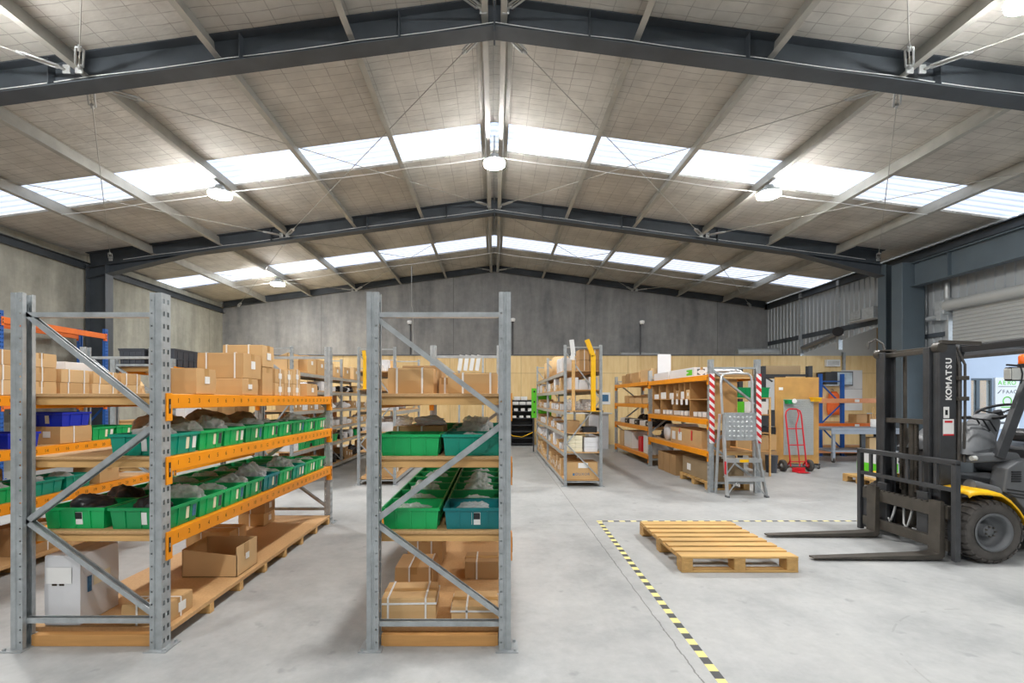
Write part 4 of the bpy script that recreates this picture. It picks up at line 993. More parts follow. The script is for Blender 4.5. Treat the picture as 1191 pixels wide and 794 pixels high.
# lime board behind the far end
o = MB().box(1.08, 1.66, 13.62, 13.65, .98, 1.84).box(1.12, 1.16, 13.615, 13.66, .0, .98, 1).box(1.58, 1.62, 13.615, 13.66, 0, .98, 1).build('notice_board', ['lime', 'black_paint'], None, (1.5, 13.63, 0), bevel=.004); tag(o, 'lime green board standing behind the far end of the centre shelving', 'notice board')
mb = MB()
for z in (1.72, 1.42, 1.12): mb.box(1.14, 1.18, 13.612, 13.62, z, z + .05)
link('fixing', mb.mesh('fixing', 'black_plastic', WL[o]), o, (0, 0, 0))
# ================================================================ black shelf of small parts by the ply wall
r = thing('parts_shelf', (.95, 15.55, 0), 'low black shelf unit of small parts trays against the plywood wall', 'shelf unit')
mb = MB()
for x in (.56, 1.28): mb.box(x - .012, x + .012, 15.35, 15.75, 0, 1.5)
mb.box(.56, 1.28, 15.73, 15.75, 0, 1.5); mb.build('carcass', 'black_plastic', r)
zz = [.06, .25, .46, .67, .9, 1.12, 1.33, 1.48]
for z in zz: MB().box(.572, 1.268, 15.34, 15.73, z - .012, z + .012).build('shelf', 'black_paint', r, bevel=.002)
for j, z in enumerate((.9, 1.12, 1.33, 1.48)):
    for k in range(3 if j < 3 else 2):
        x = .6 + k * .23 + (.05 if j % 2 else 0)
        small_box(x, x + (.12 if j < 2 else .2), 15.38, 15.6, z + .013, (.07, .09, .1, .12)[j], f'white tray, {ORD[k]} along the {("lowest","second","third","top")[j]} filled shelf of the black shelf unit', 'white_card', None)
# yellow air hose along the wall
o = MB().tube([(.3, 15.2, .55), (.6, 15.25, .33), (.9, 15.25, .29), (1.2, 15.28, .42), (1.6, 15.4, .62), (2.3, 15.6, .75)], .014, 8).build('air_hose', 'yellow', None, (1.0, 15.3, .3)); tag(o, 'yellow hose hanging in a loop in front of the black shelf unit', 'hose')
# ================================================================ counter at the back
r = thing('counter', (3.2, 15.0, 0), 'white service counter at the plywood wall behind the orange right rack', 'counter')
MB().box(1.95, 3.6, 14.3, 15.1, 1.07, 1.11).build('counter_top', 'white_paint', r, bevel=.005)
MB().box(2.9, 3.5, 14.36, 15.0, 0, 1.07).build('front_panel', 'white_carton', r, bevel=.005)
MB().box(1.98, 2.04, 14.36, 15.0, 0, 1.07).build('end_panel', 'white_carton', r, bevel=.005)
for i, (x, w, h) in enumerate(((2.15, .2, .09), (2.5, .25, .12), (2.85, .18, .07), (3.15, .22, .14))):
    mb = MB().box(x, x + w, 14.5, 14.75, 1.11, 1.11 + h * .5); mb.box(x + .02, x + w - .05, 14.55, 14.72, 1.11 + h * .5, 1.11 + h); o = mb.build('desk_gadget', 'black_plastic', None, (x + w/2, 14.62, 1.11), bevel=.008); tag(o, f'small black gadget on the white counter, {ORD[i]} from the centre shelving', 'gadget')
o = MB().box(3.56, 3.9, 15.775, 15.785, 1.35, 1.75).build('wall_notice', 'white_card', None, (3.7, 15.78, 1.35)); tag(o, 'white paper notice pinned to the plywood above the counter', 'notice')
link('print', MB().box(3.62, 3.84, 15.77, 15.775, 1.45, 1.68).mesh('print', 'sticker_blue', WL[o]), o, (0, 0, 0))
# ================================================================ RACK J: orange racks on the right
JX0, JX1 = 3.5, 4.33
FJ = [7.62, 10.6, 13.55]
J1, J2 = [1.92, 1.187, .66], [1.93, 1.41, .88, .24]
rj = pallet_rack('pallet_rack', 'right hand orange and grey rack with red and white chevron posts behind the step platform', JX0, JX1, FJ, 2.165, [J1, J2], 'G')
for x, y in ((JX0, FJ[0]), (JX1, FJ[0])):
    s = 1 if x == JX0 else -1
    a, b = sorted((x - s * .006, x + s * .076)); MB().box(a, b, y - .014, y - .004, .80, 1.93).build('chevron_guard', 'chevron', rj, bevel=.002)
GJ = 'right orange rack'
# pigeonhole unit
r = thing('pigeonhole_unit', (3.8, 9.1, J1[1] + .004), 'tan fibreboard pigeonhole unit filling the upper bay of the right orange rack', 'pigeonhole unit')
b0, b1 = J1[1] + .005, 1.845
MB().box(3.56, 4.03, 7.78, 10.55, b0, b0 + .016).build('base_panel', 'mdf', r); MB().box(3.56, 4.03, 7.78, 10.55, b1 - .016, b1).build('top_panel', 'mdf', r)
MB().box(4.015, 4.03, 7.78, 10.55, b0 + .016, b1 - .016).build('back_panel', 'mdf', r)
mz = 1.515
MB().box(3.562, 4.015, 7.796, 10.534, mz - .008, mz + .008).build('shelf', 'mdf', r)
for y in (7.788, 10.542): MB().box(3.56, 4.015, y - .008, y + .008, b0 + .016, b1 - .016).build('end_panel', 'mdf', r)
up_d = [8.55, 8.8, 9.05, 9.31, 9.72, 10.15]; lo_d = [8.55, 9.35, 10.05]
for y in up_d: MB().box(3.565, 4.015, y - .008, y + .008, mz + .008, b1 - .016).build('divider', 'mdf', r)
for y in lo_d: MB().box(3.565, 4.015, y - .008, y + .008, b0 + .016, mz - .008).build('divider', 'mdf', r)
for i, (y0, y1, h, m) in enumerate(((9.34, 9.6, .12, 'white_card'), (9.08, 9.28, .16, 'card_d'), (8.84, 9.02, .14, 'white_card'), (8.58, 8.77, .17, 'card_c'), (9.75, 10.1, .14, 'white_card'), (10.2, 10.5, .1, 'white_card'))):
    small_box(3.59, 3.9, y0, y1, mz + .009, h, f'small {"white" if m == "white_card" else "brown"} box in the {["fourth","third","second","first","fifth","sixth"][i]} narrow upper pigeonhole from the near end', m, None)
for i, y in enumerate((7.9, 8.08, 8.26, 8.66, 8.84, 9.02, 9.18, 9.42, 9.6, 9.78, 10.12, 10.3)):
    open_carton(3.575, 3.76, y, y + .16, b0 + .017, .085, f'{ORD[i]} white open tray from the near post in the lower pigeonhole row', 'white_card', False, 'white trays in the pigeonholes', name='open_tray', cat='tray')
for i, y in enumerate((8.72, 8.9, 9.15)): put_bag(3.88, y, b0 + .017, .2, .18, .2, f'{ORD[i]} black coiled part in the lower middle pigeonhole, right orange rack', 'parts_black', seed=i, name='machine_part', cat='machine part')
put_bag(3.89, 8.1, b0 + .017, .22, .35, .25, 'fanned black and white leaflets in the large lower pigeonhole', 'parts_black', seed=3, name='leaflet_bundle', cat='leaflets')
# hanging tags
for i, y in enumerate((8.62, 8.85, 9.08, 9.3)):
    o = MB().box(3.555, 3.559, y, y + .10, mz - .10, mz + .005).build('hanging_tag', 'white_card', None, (3.557, y + .05, mz - .1)); tag(o, f'white paper tag hanging from the pigeonhole shelf edge, {ORD[i]} from the near post', 'tag')
# upper deck load
for i, (y0, y1, x0, h) in enumerate(((8.45, 9.6, 3.6, .17), (8.5, 9.65, 3.9, .17), (9.72, 10.56, 3.6, .16))):
    o = carton(x0, x0 + .27, y0, y1, 1.925, h, ['long white box with a green label on top of the right orange rack', 'long white box lying behind the green-labelled one, right orange rack top', 'plain long white box farther along the right orange rack top'][i], 'white_carton', cat='long box', name='long_box')
    if i == 0:
        link('label_card', MB().box(-.1385, -.1375, -.5, -.25, .03, .13).mesh('label_card', 'lime'), o, (0, 0, 0))
        link('end_label', MB().box(-.08, .06, -.5785, -.577, .03, .14).mesh('end_label', 'grey_plastic'), o, (0, 0, 0))
put_bag(3.95, 8.0, 1.925, .6, .55, .13, 'folded white plastic sheeting on the near end of the right orange rack top', 'bag_white', seed=2)
for i, (y0, y1, h) in enumerate(((10.85, 11.6, .3), (11.75, 12.3, .27), (12.5, 12.9, .27), (12.95, 13.3, .25))):
    carton(3.62, 4.1, y0, y1, 1.935, h, f'brown box, {ORD[i]} along the top of the farther bay, right orange rack', ['white_carton', 'card_b', 'card_d', 'card_b'][i] if i else 'card_c')
o = MB().box(3.75, 4.05, 10.75, 10.78, 1.935, 2.55).build('white_board', 'white_carton', None, (3.9, 10.76, 1.935), bevel=.004); tag(o, 'white panel standing upright on top of the right orange rack', 'panel')
# shelf at .66
o = MB().lathe((3.62, 9.85, .665 + .17), (1, 0, 0), [(0, 0), (.165, 0), (.17, .01), (.17, .62), (.165, .63), (0, .63)], 28).build('film_roll', 'bag_white', None, (3.9, 9.85, .665)); tag(o, 'fat roll of white plastic film lying on the lower shelf, right orange rack', 'film roll')
o = carton(3.56, 4.05, 8.05, 9.45, J1[2] + .004, .30, 'wide brown carton with two white labels and red tape, lower shelf, right orange rack', 'card_b', [], [('x', .88, .5, .17, .16), ('x', .66, .5, .17, .16), ('x', .28, .66, .06, .18, 'red'), ('x', .67, .82, .04, .1, 'red')])
put_bag(3.85, 10.3, J1[2] + .004, .4, .3, .26, 'blue-black bundle at the far end of the lower shelf, right orange rack', 'parts_black', seed=1, name='cable_bundle', cat='bundle')
for i, (y0, y1) in enumerate(((9.3, 9.62), (9.64, 9.96), (9.98, 10.3))):
    carton(3.6, 4.15, y0, y1, 0, .40, f'brown box, {ORD[i]} of three standing on the floor under the right orange rack', 'card_d', tape=i == 0)
pallet(3.56, 4.26, 7.82, 9.0, 'small pallet under the grey-brown case on the floor of the right orange rack', n=7, h=.13)
o = carton(3.6, 4.2, 7.9, 8.95, .132, .32, 'grey-brown lidded case with a white label on the small pallet, right orange rack', 'case_brown', [], [('x', .72, .45, .16, .12)], tape=False, name='shipping_case', cat='case')
# far bay
for i, (y0, y1, kind) in enumerate(((10.8, 11.35, 'o'), (11.45, 12.0, 'o'), (12.1, 12.5, 'o'), (12.6, 12.95, 'b'))):
    if kind == 'o': open_carton(3.6, 4.0, y0, y1, J2[1] + .004, .24, f'{ORD[i]} open fronted brown picking box, upper shelf, farther bay, right orange rack', 'card_c', face='x', name='picking_box', cat='picking box')
    else: carton(3.6, 4.0, y0, y1, J2[1] + .004, .2, 'closed brown box past the picking boxes, farther bay, right orange rack', 'card_b')
for i in range(6):
    y = 10.8 + i * .44
    small_box(3.58, 3.85, y, y + .3, J2[2] + .004, .12, f'{ORD[i]} {"white" if i % 2 else "black"} fronted box, lower middle shelf, farther bay, right orange rack', 'white_card' if i % 2 else 'black_plastic', None)
    if i < 5: put_bag(4.02, y + .15, J2[2] + .004, .25, .3, .25, f'{ORD[i]} black part behind the trays, farther bay, right orange rack', 'parts_black', seed=i, name='machine_part', cat='machine part')
for i, (y0, y1, m) in enumerate(((10.72, 11.25, 'white_paint'), (11.4, 11.65, 'red'), (12.2, 12.9, 'white_paint'), (13.0, 13.4, 'card_c'))):
    carton(3.58, 4.1, y0, y1, J2[3] + .004, (.42, .36, .44, .4)[i], ['near white panel box', 'red box between the white ones', 'larger white panel box', 'brown box at the far end'][i] + ' on the bottom shelf, farther bay, right orange rack', m, tape=False, name='panel_box', cat='box')
# white strips on the plywood-side shelf behind the middle rack
r = thing('strip_display', (-.55, 13.6, 0), 'rack of leaning white strips seen above the front middle rack boxes', 'display rack')
mb = MB().box(-1.05, -1.0, 13.6, 13.65, 0, 2.75).box(-.36, -.31, 13.6, 13.65, 0, 2.75).box(-1.05, -.31, 13.6, 13.65, 2.72, 2.75).box(-1.05, -.31, 13.6, 13.65, 1.6, 1.64); mb.build('stand', 'galv', r)
for i in range(4): MB().prof((-1.02 + i * .17, 13.56, 2.35), (-.95 + i * .17, 13.56, 2.8), [(-.055, -.006), (.055, -.006), (.055, .006), (-.055, .006)], up=(0, 1, 0)).build('strip', 'white_paint', r)
# ================================================================ step platform
r = thing('step_platform', (3.86, 7.3, 0), 'aluminium folding step platform with a tread-plate standing before the chevron posts', 'step ladder')
for x0, x1, nm in ((3.60, 3.635, 'l'), (4.205, 4.135, 'r')):
    MB().bar((x0, 7.24, 0), (x1, 7.42, .9), .028, .065, up=(0, 1, 0)).bar((x1, 7.42, .9), (x1 + (.02 if nm == 'l' else -.02), 7.47, 1.30), .028, .06, up=(0, 1, 0)).build('front_leg', 'aluminium', r, bevel=.003)
    MB().box(x0 - .02, x0 + .02, 7.2, 7.28, 0, .03).build('foot', 'grey_plastic', r)
    xr = x0 + (-.03 if nm == 'l' else -.0)
    MB().bar((xr, 7.56, 0), (x1 + (-.03 if nm == 'l' else .0), 7.50, 1.28), .026, .05, up=(0, 1, 0)).build('rear_leg', 'aluminium', r, bevel=.003)
for z, y in ((.30, 7.30), (.585, 7.36)):
    MB().box(3.62, 4.18, y - .04, y + .12, z - .01, z + .0).box(3.62, 4.18, y - .045, y - .035, z - .06, z).build('step', 'aluminium', r, bevel=.003)
    for s, xe in ((1, 3.615), (-1, 4.19)): MB().bar((xe, y - .03, z - .26), (xe + s * .17, y - .03, z - .03), .012, .024, up=(0, 1, 0)).build('step_brace', 'aluminium', r)
link('warning_label', MB().box(3.83, 3.97, 7.308, 7.314, .532, .575).mesh('warning_label', 'yellow', WL[r]), r, (0, 0, 0))
mb = MB().box(3.655, 4.125, 7.40, 7.412, .87, 1.30).box(3.655, 4.125, 7.395, 7.43, 1.285, 1.305).box(3.655, 4.125, 7.395, 7.43, .865, .885).box(3.65, 3.665, 7.395, 7.43, .865, 1.305).box(4.115, 4.13, 7.395, 7.43, .865, 1.305)
pl = mb.build('platform', 'galv', r, bevel=.002)
mb = MB()
for i in range(6):
    for j in range(5):
        x = 3.72 + i * .068; z = .93 + j * .075; mb.lathe((x, 7.40, z), (0, -1, 0), [(.022, 0), (.017, .007), (0, .009)], 10)
mb.build('tread_studs', 'aluminium', pl)
pts = [(3.635, 7.47, 1.28), (3.625, 7.5, 1.75), (3.64, 7.51, 1.88), (3.69, 7.52, 1.925), (3.86, 7.52, 1.935), (4.07, 7.52, 1.925), (4.115, 7.51, 1.88), (4.125, 7.5, 1.75), (4.11, 7.47, 1.28)]
MB().tube(pts, .019, 10).build('handrail', 'aluminium', r)
link('decal', MB().box(3.588, 3.59, 7.25, 7.31, .35, .55).mesh('decal', 'red', WL[r]), r, (0, 0, 0))
# ================================================================ plywood board on castors, sack truck in front
r = thing('display_board', (6.65, 10.3, 0), 'upright plywood display board on castors, behind the red sack truck', 'display board')
MB().box(6.16, 7.12, 10.28, 10.31, .11, 2.0).build('board', 'mdf_panel', r, bevel=.003)
mb = MB().box(6.34, 6.99, 10.262, 10.279, .30, 1.52)
for i in range(30):
    z = .33 + i * .0395
    for k in range(9): x = 6.36 + k * .07; mb.add([(x, 10.262, z), (x + .05, 10.262, z), (x, 10.252, z + .012), (x + .05, 10.252, z + .012), (x, 10.262, z + .014), (x + .05, 10.262, z + .014)], [(0, 1, 3, 2), (2, 3, 5, 4), (0, 2, 4), (1, 5, 3)])
mb.build('louvre_panel', 'louvre_grey', r)
MB().box(6.24, 6.33, 10.276, 10.28, 1.72, 1.78).build('note', 'white_card', r)
mb = MB().box(6.18, 6.24, 10.2, 10.42, .08, .11).box(7.04, 7.1, 10.2, 10.42, .08, .11); mb.build('base_rail', 'black_paint', r)
for x in (6.21, 7.07):
    for y in (10.22, 10.40):
        c = MB().cyl((x - .014, y, .038), (x + .014, y, .038), .038, 14).build('castor', 'black_rubber', r); MB().box(x - .022, x - .016, y - .02, y + .02, .03, .085).box(x + .016, x + .022, y - .02, y + .02, .03, .085).build('castor_fork', 'galv', c)
def hang_bin(x, z, mat, label):
    o = link('louvre_bin', bin_mesh(.19, .14, .09, mat), None, (x, 10.17, z)); tag(o, label, 'small bin')
hang_bin(6.42, 1.42, 'bin_green', 'small green bin hung on the grey louvred panel'); hang_bin(6.98, 1.47, 'yellow', 'small yellow bin hung on the grey louvred panel')
o = bpy.data.objects[[x.name for x in COL.objects if x.get('label', '').startswith('small green bin hung')][0]]
link('warning_disc', MB().cyl((.04, -.08, .06), (.04, -.085, .06), .05, 16).mesh('warning_disc', 'white_card'), o, (0, 0, 0))
r = thing('rack_frame', (6.6, 10.8, 0), 'black steel rack frame standing behind the plywood display board', 'rack')
for x in (6.08, 7.13): MB().prof((x, 10.62, 0), (x, 10.62, 2.27), ipoly(.11, .09), up=(0, 1, 0)).build('post', 'black_paint', r); MB().prof((x, 11.6, 0), (x, 11.6, 2.27), ipoly(.11, .09), up=(0, 1, 0)).build('post', 'black_paint', r)
for y in (10.62, 11.6): MB().bar((6.08, y, 2.06), (7.13, y, 2.06), .05, .05).build('cross_rail', 'black_paint', r)
for z in (.35, .75, 1.15): MB().box(6.1, 7.12, 10.64, 11.58, z - .02, z).build('shelf', 'black_paint', r)
MB().bar((6.12, 10.62, 2.03), (6.3, 10.62, 1.92), .03, .03).build('gusset', 'black_paint', r)
o = carton(6.22, 7.02, 10.75, 11.3, 2.087, .2, 'low grey-brown box lying across the top of the black rack frame', 'case_brown', tape=False)
# goods in the dark gap between the right rack and the board
for i, (x, y, z, w, h, m) in enumerate(((5.63, 10.0, 0, .4, .42, 'card_d'), (5.65, 10.02, .43, .38, .33, 'card_b'), (5.66, 10.02, .77, .36, .16, 'black_plastic'), (5.68, 10.02, .94, .32, .36, 'black_paint'))):
    carton(x, x + w, y, y + .38, z, h - .01, ['large brown carton on the floor', 'smaller brown carton second up', 'flat black case third up', 'black crate topping the pile'][i] + ' beside the black rack frame', m, tape=i < 2)
o = MB().cyl((5.74, 9.72, 0), (5.75, 9.72, .36), .10, 18, .12).build('waste_bin', 'crate_grey', None, (5.74, 9.72, 0)); tag(o, 'dark tapered waste bin on the floor beside the plywood board', 'waste bin')
put_bin(5.11, 9.42, 1.55, 'large dark green tub on top of the tan shelf unit behind the step platform', 'bin_green_deep', None, .62, .4, .2)
r = thing('shelf_unit', (5.13, 9.42, 0), 'tan shelf unit in the gap behind the step platform carrying a green tub', 'shelf unit')
for z in (.5, .86, 1.22, 1.55): MB().box(4.76, 5.42, 9.2, 9.65, z - .022, z - .001).build('shelf', 'mdf', r, bevel=.003)
for x in (4.75, 5.41):
    for y in (9.21, 9.62): MB().box(x - .008, x + .022, y - .012, y + .02, 0, 1.56).build('post', 'timber_y', r, bevel=.003)
for k in range(4): carton(4.79 + k * .155, 4.935 + k * .155, 9.26, 9.5, 1.221, .25, f'{("lime","white")[k % 2]} packet, {ORD[k]} from the rack, middle shelf of the tan shelf unit', 'lime' if k % 2 == 0 else 'white_card', tape=False, name='packet', cat='packet', group=None)
for k in range(2): carton(4.79 + k * .31, 5.08 + k * .31, 9.25, 9.6, .501, .28, f'{ORD[k]} brown carton on the lowest shelf of the tan shelf unit', 'card_b')
# ---- sack truck
r = thing('sack_truck', (6.38, 9.75, 0), 'red sack truck with black tyres leaning at the plywood display board', 'hand truck')
RY = lambda z: 9.72 + z * .16
def P3(x, z): return (x, RY(z), z)
MB().tube([P3(6.16, .12), P3(6.16, 1.18), P3(6.18, 1.26), P3(6.24, 1.31), P3(6.4, 1.31), P3(6.47, 1.27), P3(6.49, 1.18), P3(6.49, .12)], .015, 10).build('frame', 'red', r)
MB().tube([P3(6.42, 1.30), P3(6.44, 1.2), P3(6.40, 1.08), P3(6.36, .98), P3(6.35, .85), P3(6.35, .12)], .013, 8).build('inner_tube', 'red', r)
for z in (.9, .56, .22): MB().tube([P3(6.16, z), P3(6.49, z)], .011, 8).build('crossbar', 'red', r)
MB().box(6.22, 6.45, 9.56, 9.76, .008, .018).box(6.20, 6.47, 9.75, 9.765, .008, .10).build('toe_plate', 'red', r)
MB().cyl((6.02, 9.86, .125), (6.72, 9.86, .125), .012, 10).build('axle', 'galv', r)
MB().bar((6.16, 9.86, .125), (6.16, 9.74, .25), .02, .02).bar((6.49, 9.86, .125), (6.49, 9.74, .25), .02, .02).build('axle_bracket', 'red', r)
for x, s in ((6.07, -1), (6.63, 1)):
    w = MB().lathe((x, 9.86, .125), (1, 0, 0), [(.06, -.035), (.10, -.042), (.122, -.025), (.125, 0), (.122, .025), (.10, .042), (.06, .035)], 28).build('tyre', 'black_rubber', r)
    MB().lathe((x, 9.86, .125), (1, 0, 0), [(0, -.03), (.03, -.032), (.03, -.015), (.062, -.022), (.062, .022), (.03, .015), (.03, .032), (0, .03)], 24).build('wheel_hub', 'red' if s > 0 else 'white_paint', w)
# ================================================================ blue and orange bench racking
r = thing('pallet_rack', (9.6, 12.6, 0), 'blue and orange bench racking at the plywood wall behind the forklift', 'pallet rack')
MX0, MX1 = 8.72, 12.0
for x, s in ((MX0, -1), (MX0 + .66, 1)): add_upright(r, x, 12.55, 2.2, s, mat='blue_rack')
for a, b, c_, e_ in ((MX0 + .05, 1.95, MX0 + .6, 1.4), (MX0 + .6, 1.38, MX0 + .05, .85), (MX0 + .05, .8, MX0 + .6, .2)): MB().bar((a, 12.6, b), (c_, 12.6, e_), .03, .03).build('diagonal_brace', 'blue_rack', r)
for z in (2.0, .12): MB().bar((MX0 + .05, 12.6, z), (MX0 + .6, 12.6, z), .03, .03).build('horizontal_brace', 'blue_rack', r)
for x, s in ((MX1, 1),):
    for y in (12.55, 13.45): add_upright(r, x, y, 2.2, s, mat='blue_rack')
    yc = x - s * .035
    for z in (2.0, .12): MB().bar((yc, 12.6, z), (yc, 13.5, z), .03, .03).build('horizontal_brace', 'blue_rack', r)
    for a, b in ((1.95, 1.3), (1.3, .7), (.7, .15)): MB().bar((yc, 12.6 if a != 1.3 else 13.5, a), (yc, 13.5 if a != 1.3 else 12.6, b), .03, .03).build('diagonal_brace', 'blue_rack', r)
for z, m in ((1.48, 'orange_pale'), (.82, 'orange_red'), (.14, 'orange_pale')):
    for y in (12.53, 13.5):
        o = MB().box(MX0 - .06, MX1, y - .025, y + .025, z - .06, z + .06).build('beam', m, r, bevel=.004)
        if y < 13: mb = MB(); [mb.box(MX0 + .9 + k * .75, MX0 + 1.02 + k * .75, y - .028, y - .025, z - .035, z + .035) for k in range(3)]; mb.build('label_card', 'white_card', o)
    if z < 1: MB().box(MX0, MX1, 12.56, 13.47, z + .03, z + .05).build('deck_board', 'chipboard', r)
# a second blue upright seen between the masts
r2 = thing('pallet_rack', (10.9, 12.0, 0), 'single blue racking upright seen between the two forklift masts', 'rack upright')
add_upright(r2, 10.78, 11.95, 2.45, -1, mat='blue_rack'); MB().bar((10.85, 12.0, 2.1), (10.85, 12.5, 1.9), .03, .03).build('brace', 'blue_rack', r2)
# grey trolley bench
r = thing('workbench', (8.7, 11.4, 0), 'grey wheeled workbench in front of the blue and orange racking', 'workbench')
MB().box(8.02, 9.75, 11.15, 11.95, .77, .83).build('bench_top', 'bench_top', r, bevel=.006); MB().box(8.02, 9.75, 11.14, 11.16, .69, .77).build('apron', 'bench_top', r)
for x in (8.1, 9.68):
    for y in (11.2, 11.9):
        MB().box(x - .03, x + .03, y - .03, y + .03, .12, .77).build('leg', 'bench_top' if x < 9 else 'black_paint', r)
        c = MB().cyl((x - .018, y, .055), (x + .018, y, .055), .055, 16).build('castor', 'black_rubber', r); MB().box(x - .03, x - .02, y - .02, y + .02, .05, .13).box(x + .02, x + .03, y - .02, y + .02, .05, .13).build('castor_fork', 'galv', c)
MB().box(8.05, 9.72, 11.18, 11.92, .26, .29).build('lower_shelf', 'bench_top', r)
MB().box(8.85, 8.95, 11.3, 11.36, .29, .77).build('centre_leg', 'black_paint', r)
for i, (x, z) in enumerate(((9.25, .292), (9.05, .292))): carton(x, x + .18, 11.3, 11.6, z, .3, f'{("white","brown")[i]} carton on the lower shelf of the grey workbench', ('white_carton', 'card_c')[i], tape=False)
o = MB().lathe((9.35, 11.5, .831), (0, 0, 1), [(0, 0), (.09, 0), (.1, .02), (.1, .2), (.09, .2), (.09, .02), (0, .02)], 20).build('white_tub', 'white_paint', None, (9.35, 11.5, .831)); tag(o, 'white tub standing on the grey workbench', 'tub')
mb = MB()
for k in range(7): mb.cyl((9.31 + .012 * k, 11.5 + .02 * (k % 3), .86), (9.28 + .02 * k, 11.5 + .03 * (k % 3), 1.3 + .03 * (k % 2)), .006, 6)
o = mb.build('dowel_bundle', 'timber_y', None, (9.35, 11.5, .86)); tag(o, 'bundle of thin timber dowels standing in the white tub', 'dowels')
for i, x in enumerate((9.9, 10.25)): carton(x, x + .28, 12.8, 13.1, .872, .24, f'{("coil","second coil")[i]} box of wound cable on the racking shelf beside the workbench', 'card_d', tape=False)
# monitor, board, vest, light on the ply wall
r = thing('television', (11.3, 15.5, 2.0), 'wall television with a painted window reflection, on the plywood beside the white board', 'television')
MB().box(11.24, 11.93, 15.58, 15.66, 1.97, 2.45).build('casing', 'grey_plastic', r, bevel=.006); MB().box(11.275, 11.895, 15.572, 15.58, 2.01, 2.41).build('screen', 'screen', r); MB().box(11.4, 11.65, 15.66, 15.755, 2.15, 2.4).build('wall_bracket', 'black_paint', r)
o = carton(10.82, 11.2, 15.3, 15.75, 2.0, .42, 'black box added as the dark side of the wall television', 'black_plastic', tape=False, name='television_side', cat='television_side', flaps=False)  # separate black box stands in for the dark side of the set
o2 = MB().box(10.8, 11.22, 15.25, 15.795, 1.96, 2.0).build('wall_shelf', 'galv', None, (10.7, 15.5, 1.96)); tag(o2, 'small metal wall shelf under the black box beside the television', 'wall shelf')
r = thing('whiteboard', (12.1, 15.75, 1.2), 'large white board on the plywood below and beside the television', 'whiteboard')
MB().box(11.68, 12.38, 15.765, 15.795, 1.15, 2.5).build('panel', 'white_paint', r, bevel=.003); MB().box(11.68, 12.38, 15.76, 15.79, 1.86, 1.875).build('joint_strip', 'galv_pale', r)
r = thing('hivis_vest', (11.37, 15.6, 1.0), 'orange high visibility vest hanging on the plywood wall', 'vest')
bm = MB(); vs = []; N = 14
prof = [(1.0, .30, .05), (1.15, .34, .07), (1.35, .33, .08), (1.55, .27, .07), (1.68, .24, .06), (1.78, .12, .05)]
for z, w, d in prof:
    for k in range(N): t = 2 * PI * k / N; vs.append((11.37 + .68 * w * math.cos(t) * (1 + .08 * math.sin(3 * t)), 15.68 + d * math.sin(t), z))
bm.add(vs, [(j * N + k, j * N + (k + 1) % N, (j + 1) * N + (k + 1) % N, (j + 1) * N + k) for j in range(len(prof) - 1) for k in range(N)], 0, True); bm.build('vest_body', 'hivis', r, solid=.006)
MB().cyl((11.37, 15.79, 1.86), (11.37, 15.68, 1.80), .012, 8).build('hook', 'galv', r)
r = thing('emergency_light', (11.35, 15.7, 2.65), 'white box emergency light high on the plywood wall above the television', 'emergency light')
MB().box(11.12, 11.58, 15.68, 15.795, 2.62, 2.85).build('casing', 'white_paint', r, bevel=.01); MB().box(11.16, 11.54, 15.672, 15.68, 2.66, 2.81).build('diffuser', 'lens_grey', r)
o = MB().box(12.55, 12.75, 15.77, 15.795, .95, 1.07).build('wall_socket', 'white_paint', None, (12.65, 15.78, .95), bevel=.004); tag(o, 'white double socket on the plywood near the forklift mast', 'socket')
link('switch', MB().box(12.58, 12.63, 15.765, 15.77, .99, 1.03).box(12.67, 12.72, 15.765, 15.77, .99, 1.03).mesh('switch', 'louvre_grey', WL[o]), o, (0, 0, 0))
o = MB().box(8.55, 9.5, 15.77, 15.795, .6, 2.2).build('whiteboard', 'white_paint', None, (9.0, 15.78, .6), bevel=.003); tag(o, 'white panel on the plywood seen past the black rack frame', 'wall panel')
# things on the loft above the partition
def duct(x0, y0, x1, y1, z, r, label, mat='galv_pale'):
    mb = MB().cyl((x0, y0, z), (x1, y1, z), r, 20); d = Vector((x1 - x0, y1 - y0, 0)); n = int(d.length / .25)
    for i in range(n + 1): p = Vector((x0, y0, z)) + d * (i / max(n, 1)); mb.cyl(p - d.normalized() * .01, p + d.normalized() * .01, r + .008, 20)
    o = mb.build('air_duct', mat, None, ((x0+x1)/2, (y0+y1)/2, z - r)); tag(o, label, 'duct'); return o
duct(4.55, 16.9, 5.9, 16.9, 2.98 + .13, .12, 'silver flexible duct on the loft above the orange right rack')
duct(8.6, 16.6, 9.9, 16.4, 2.98 + .17, .16, 'silver duct on the loft near the ribbed steel wall')
o = MB().box(9.98, 10.2, 12.35, 12.75, 3.70, 3.98).box(9.98, 10.2, 12.8, 13.15, 3.72, 3.96).box(9.95, 10.24, 12.3, 13.2, 3.66, 3.70).build('ventilation_unit', 'galv', None, (10.1, 12.7, 3.66), bevel=.01); tag(o, 'grey ventilation unit fixed high on the ribbed steel wall above the annex', 'ventilation unit')
r = thing('floodlight', (10.1, 13.75, 3.3), 'black floodlight on a short arm at the ribbed steel wall', 'floodlight')
MB().cyl((10.0, 13.6, 3.52), (9.9, 13.5, 3.47), .10, 18, .14).build('lamp_head', 'black_plastic', r); MB().bar((10.0, 13.6, 3.5), (10.24, 13.75, 3.4), .03, .03).build('arm', 'white_paint', r)
o = MB().tube([(10.2, 15.5, 3.22), (10.2, 14.6, 3.36), (10.2, 14.0, 3.47)], .07, 12).build('air_duct', 'grey_plastic', None, (10.15, 14.5, 3.2)); tag(o, 'dark grey pipe sloping up along the ribbed steel wall', 'pipe')
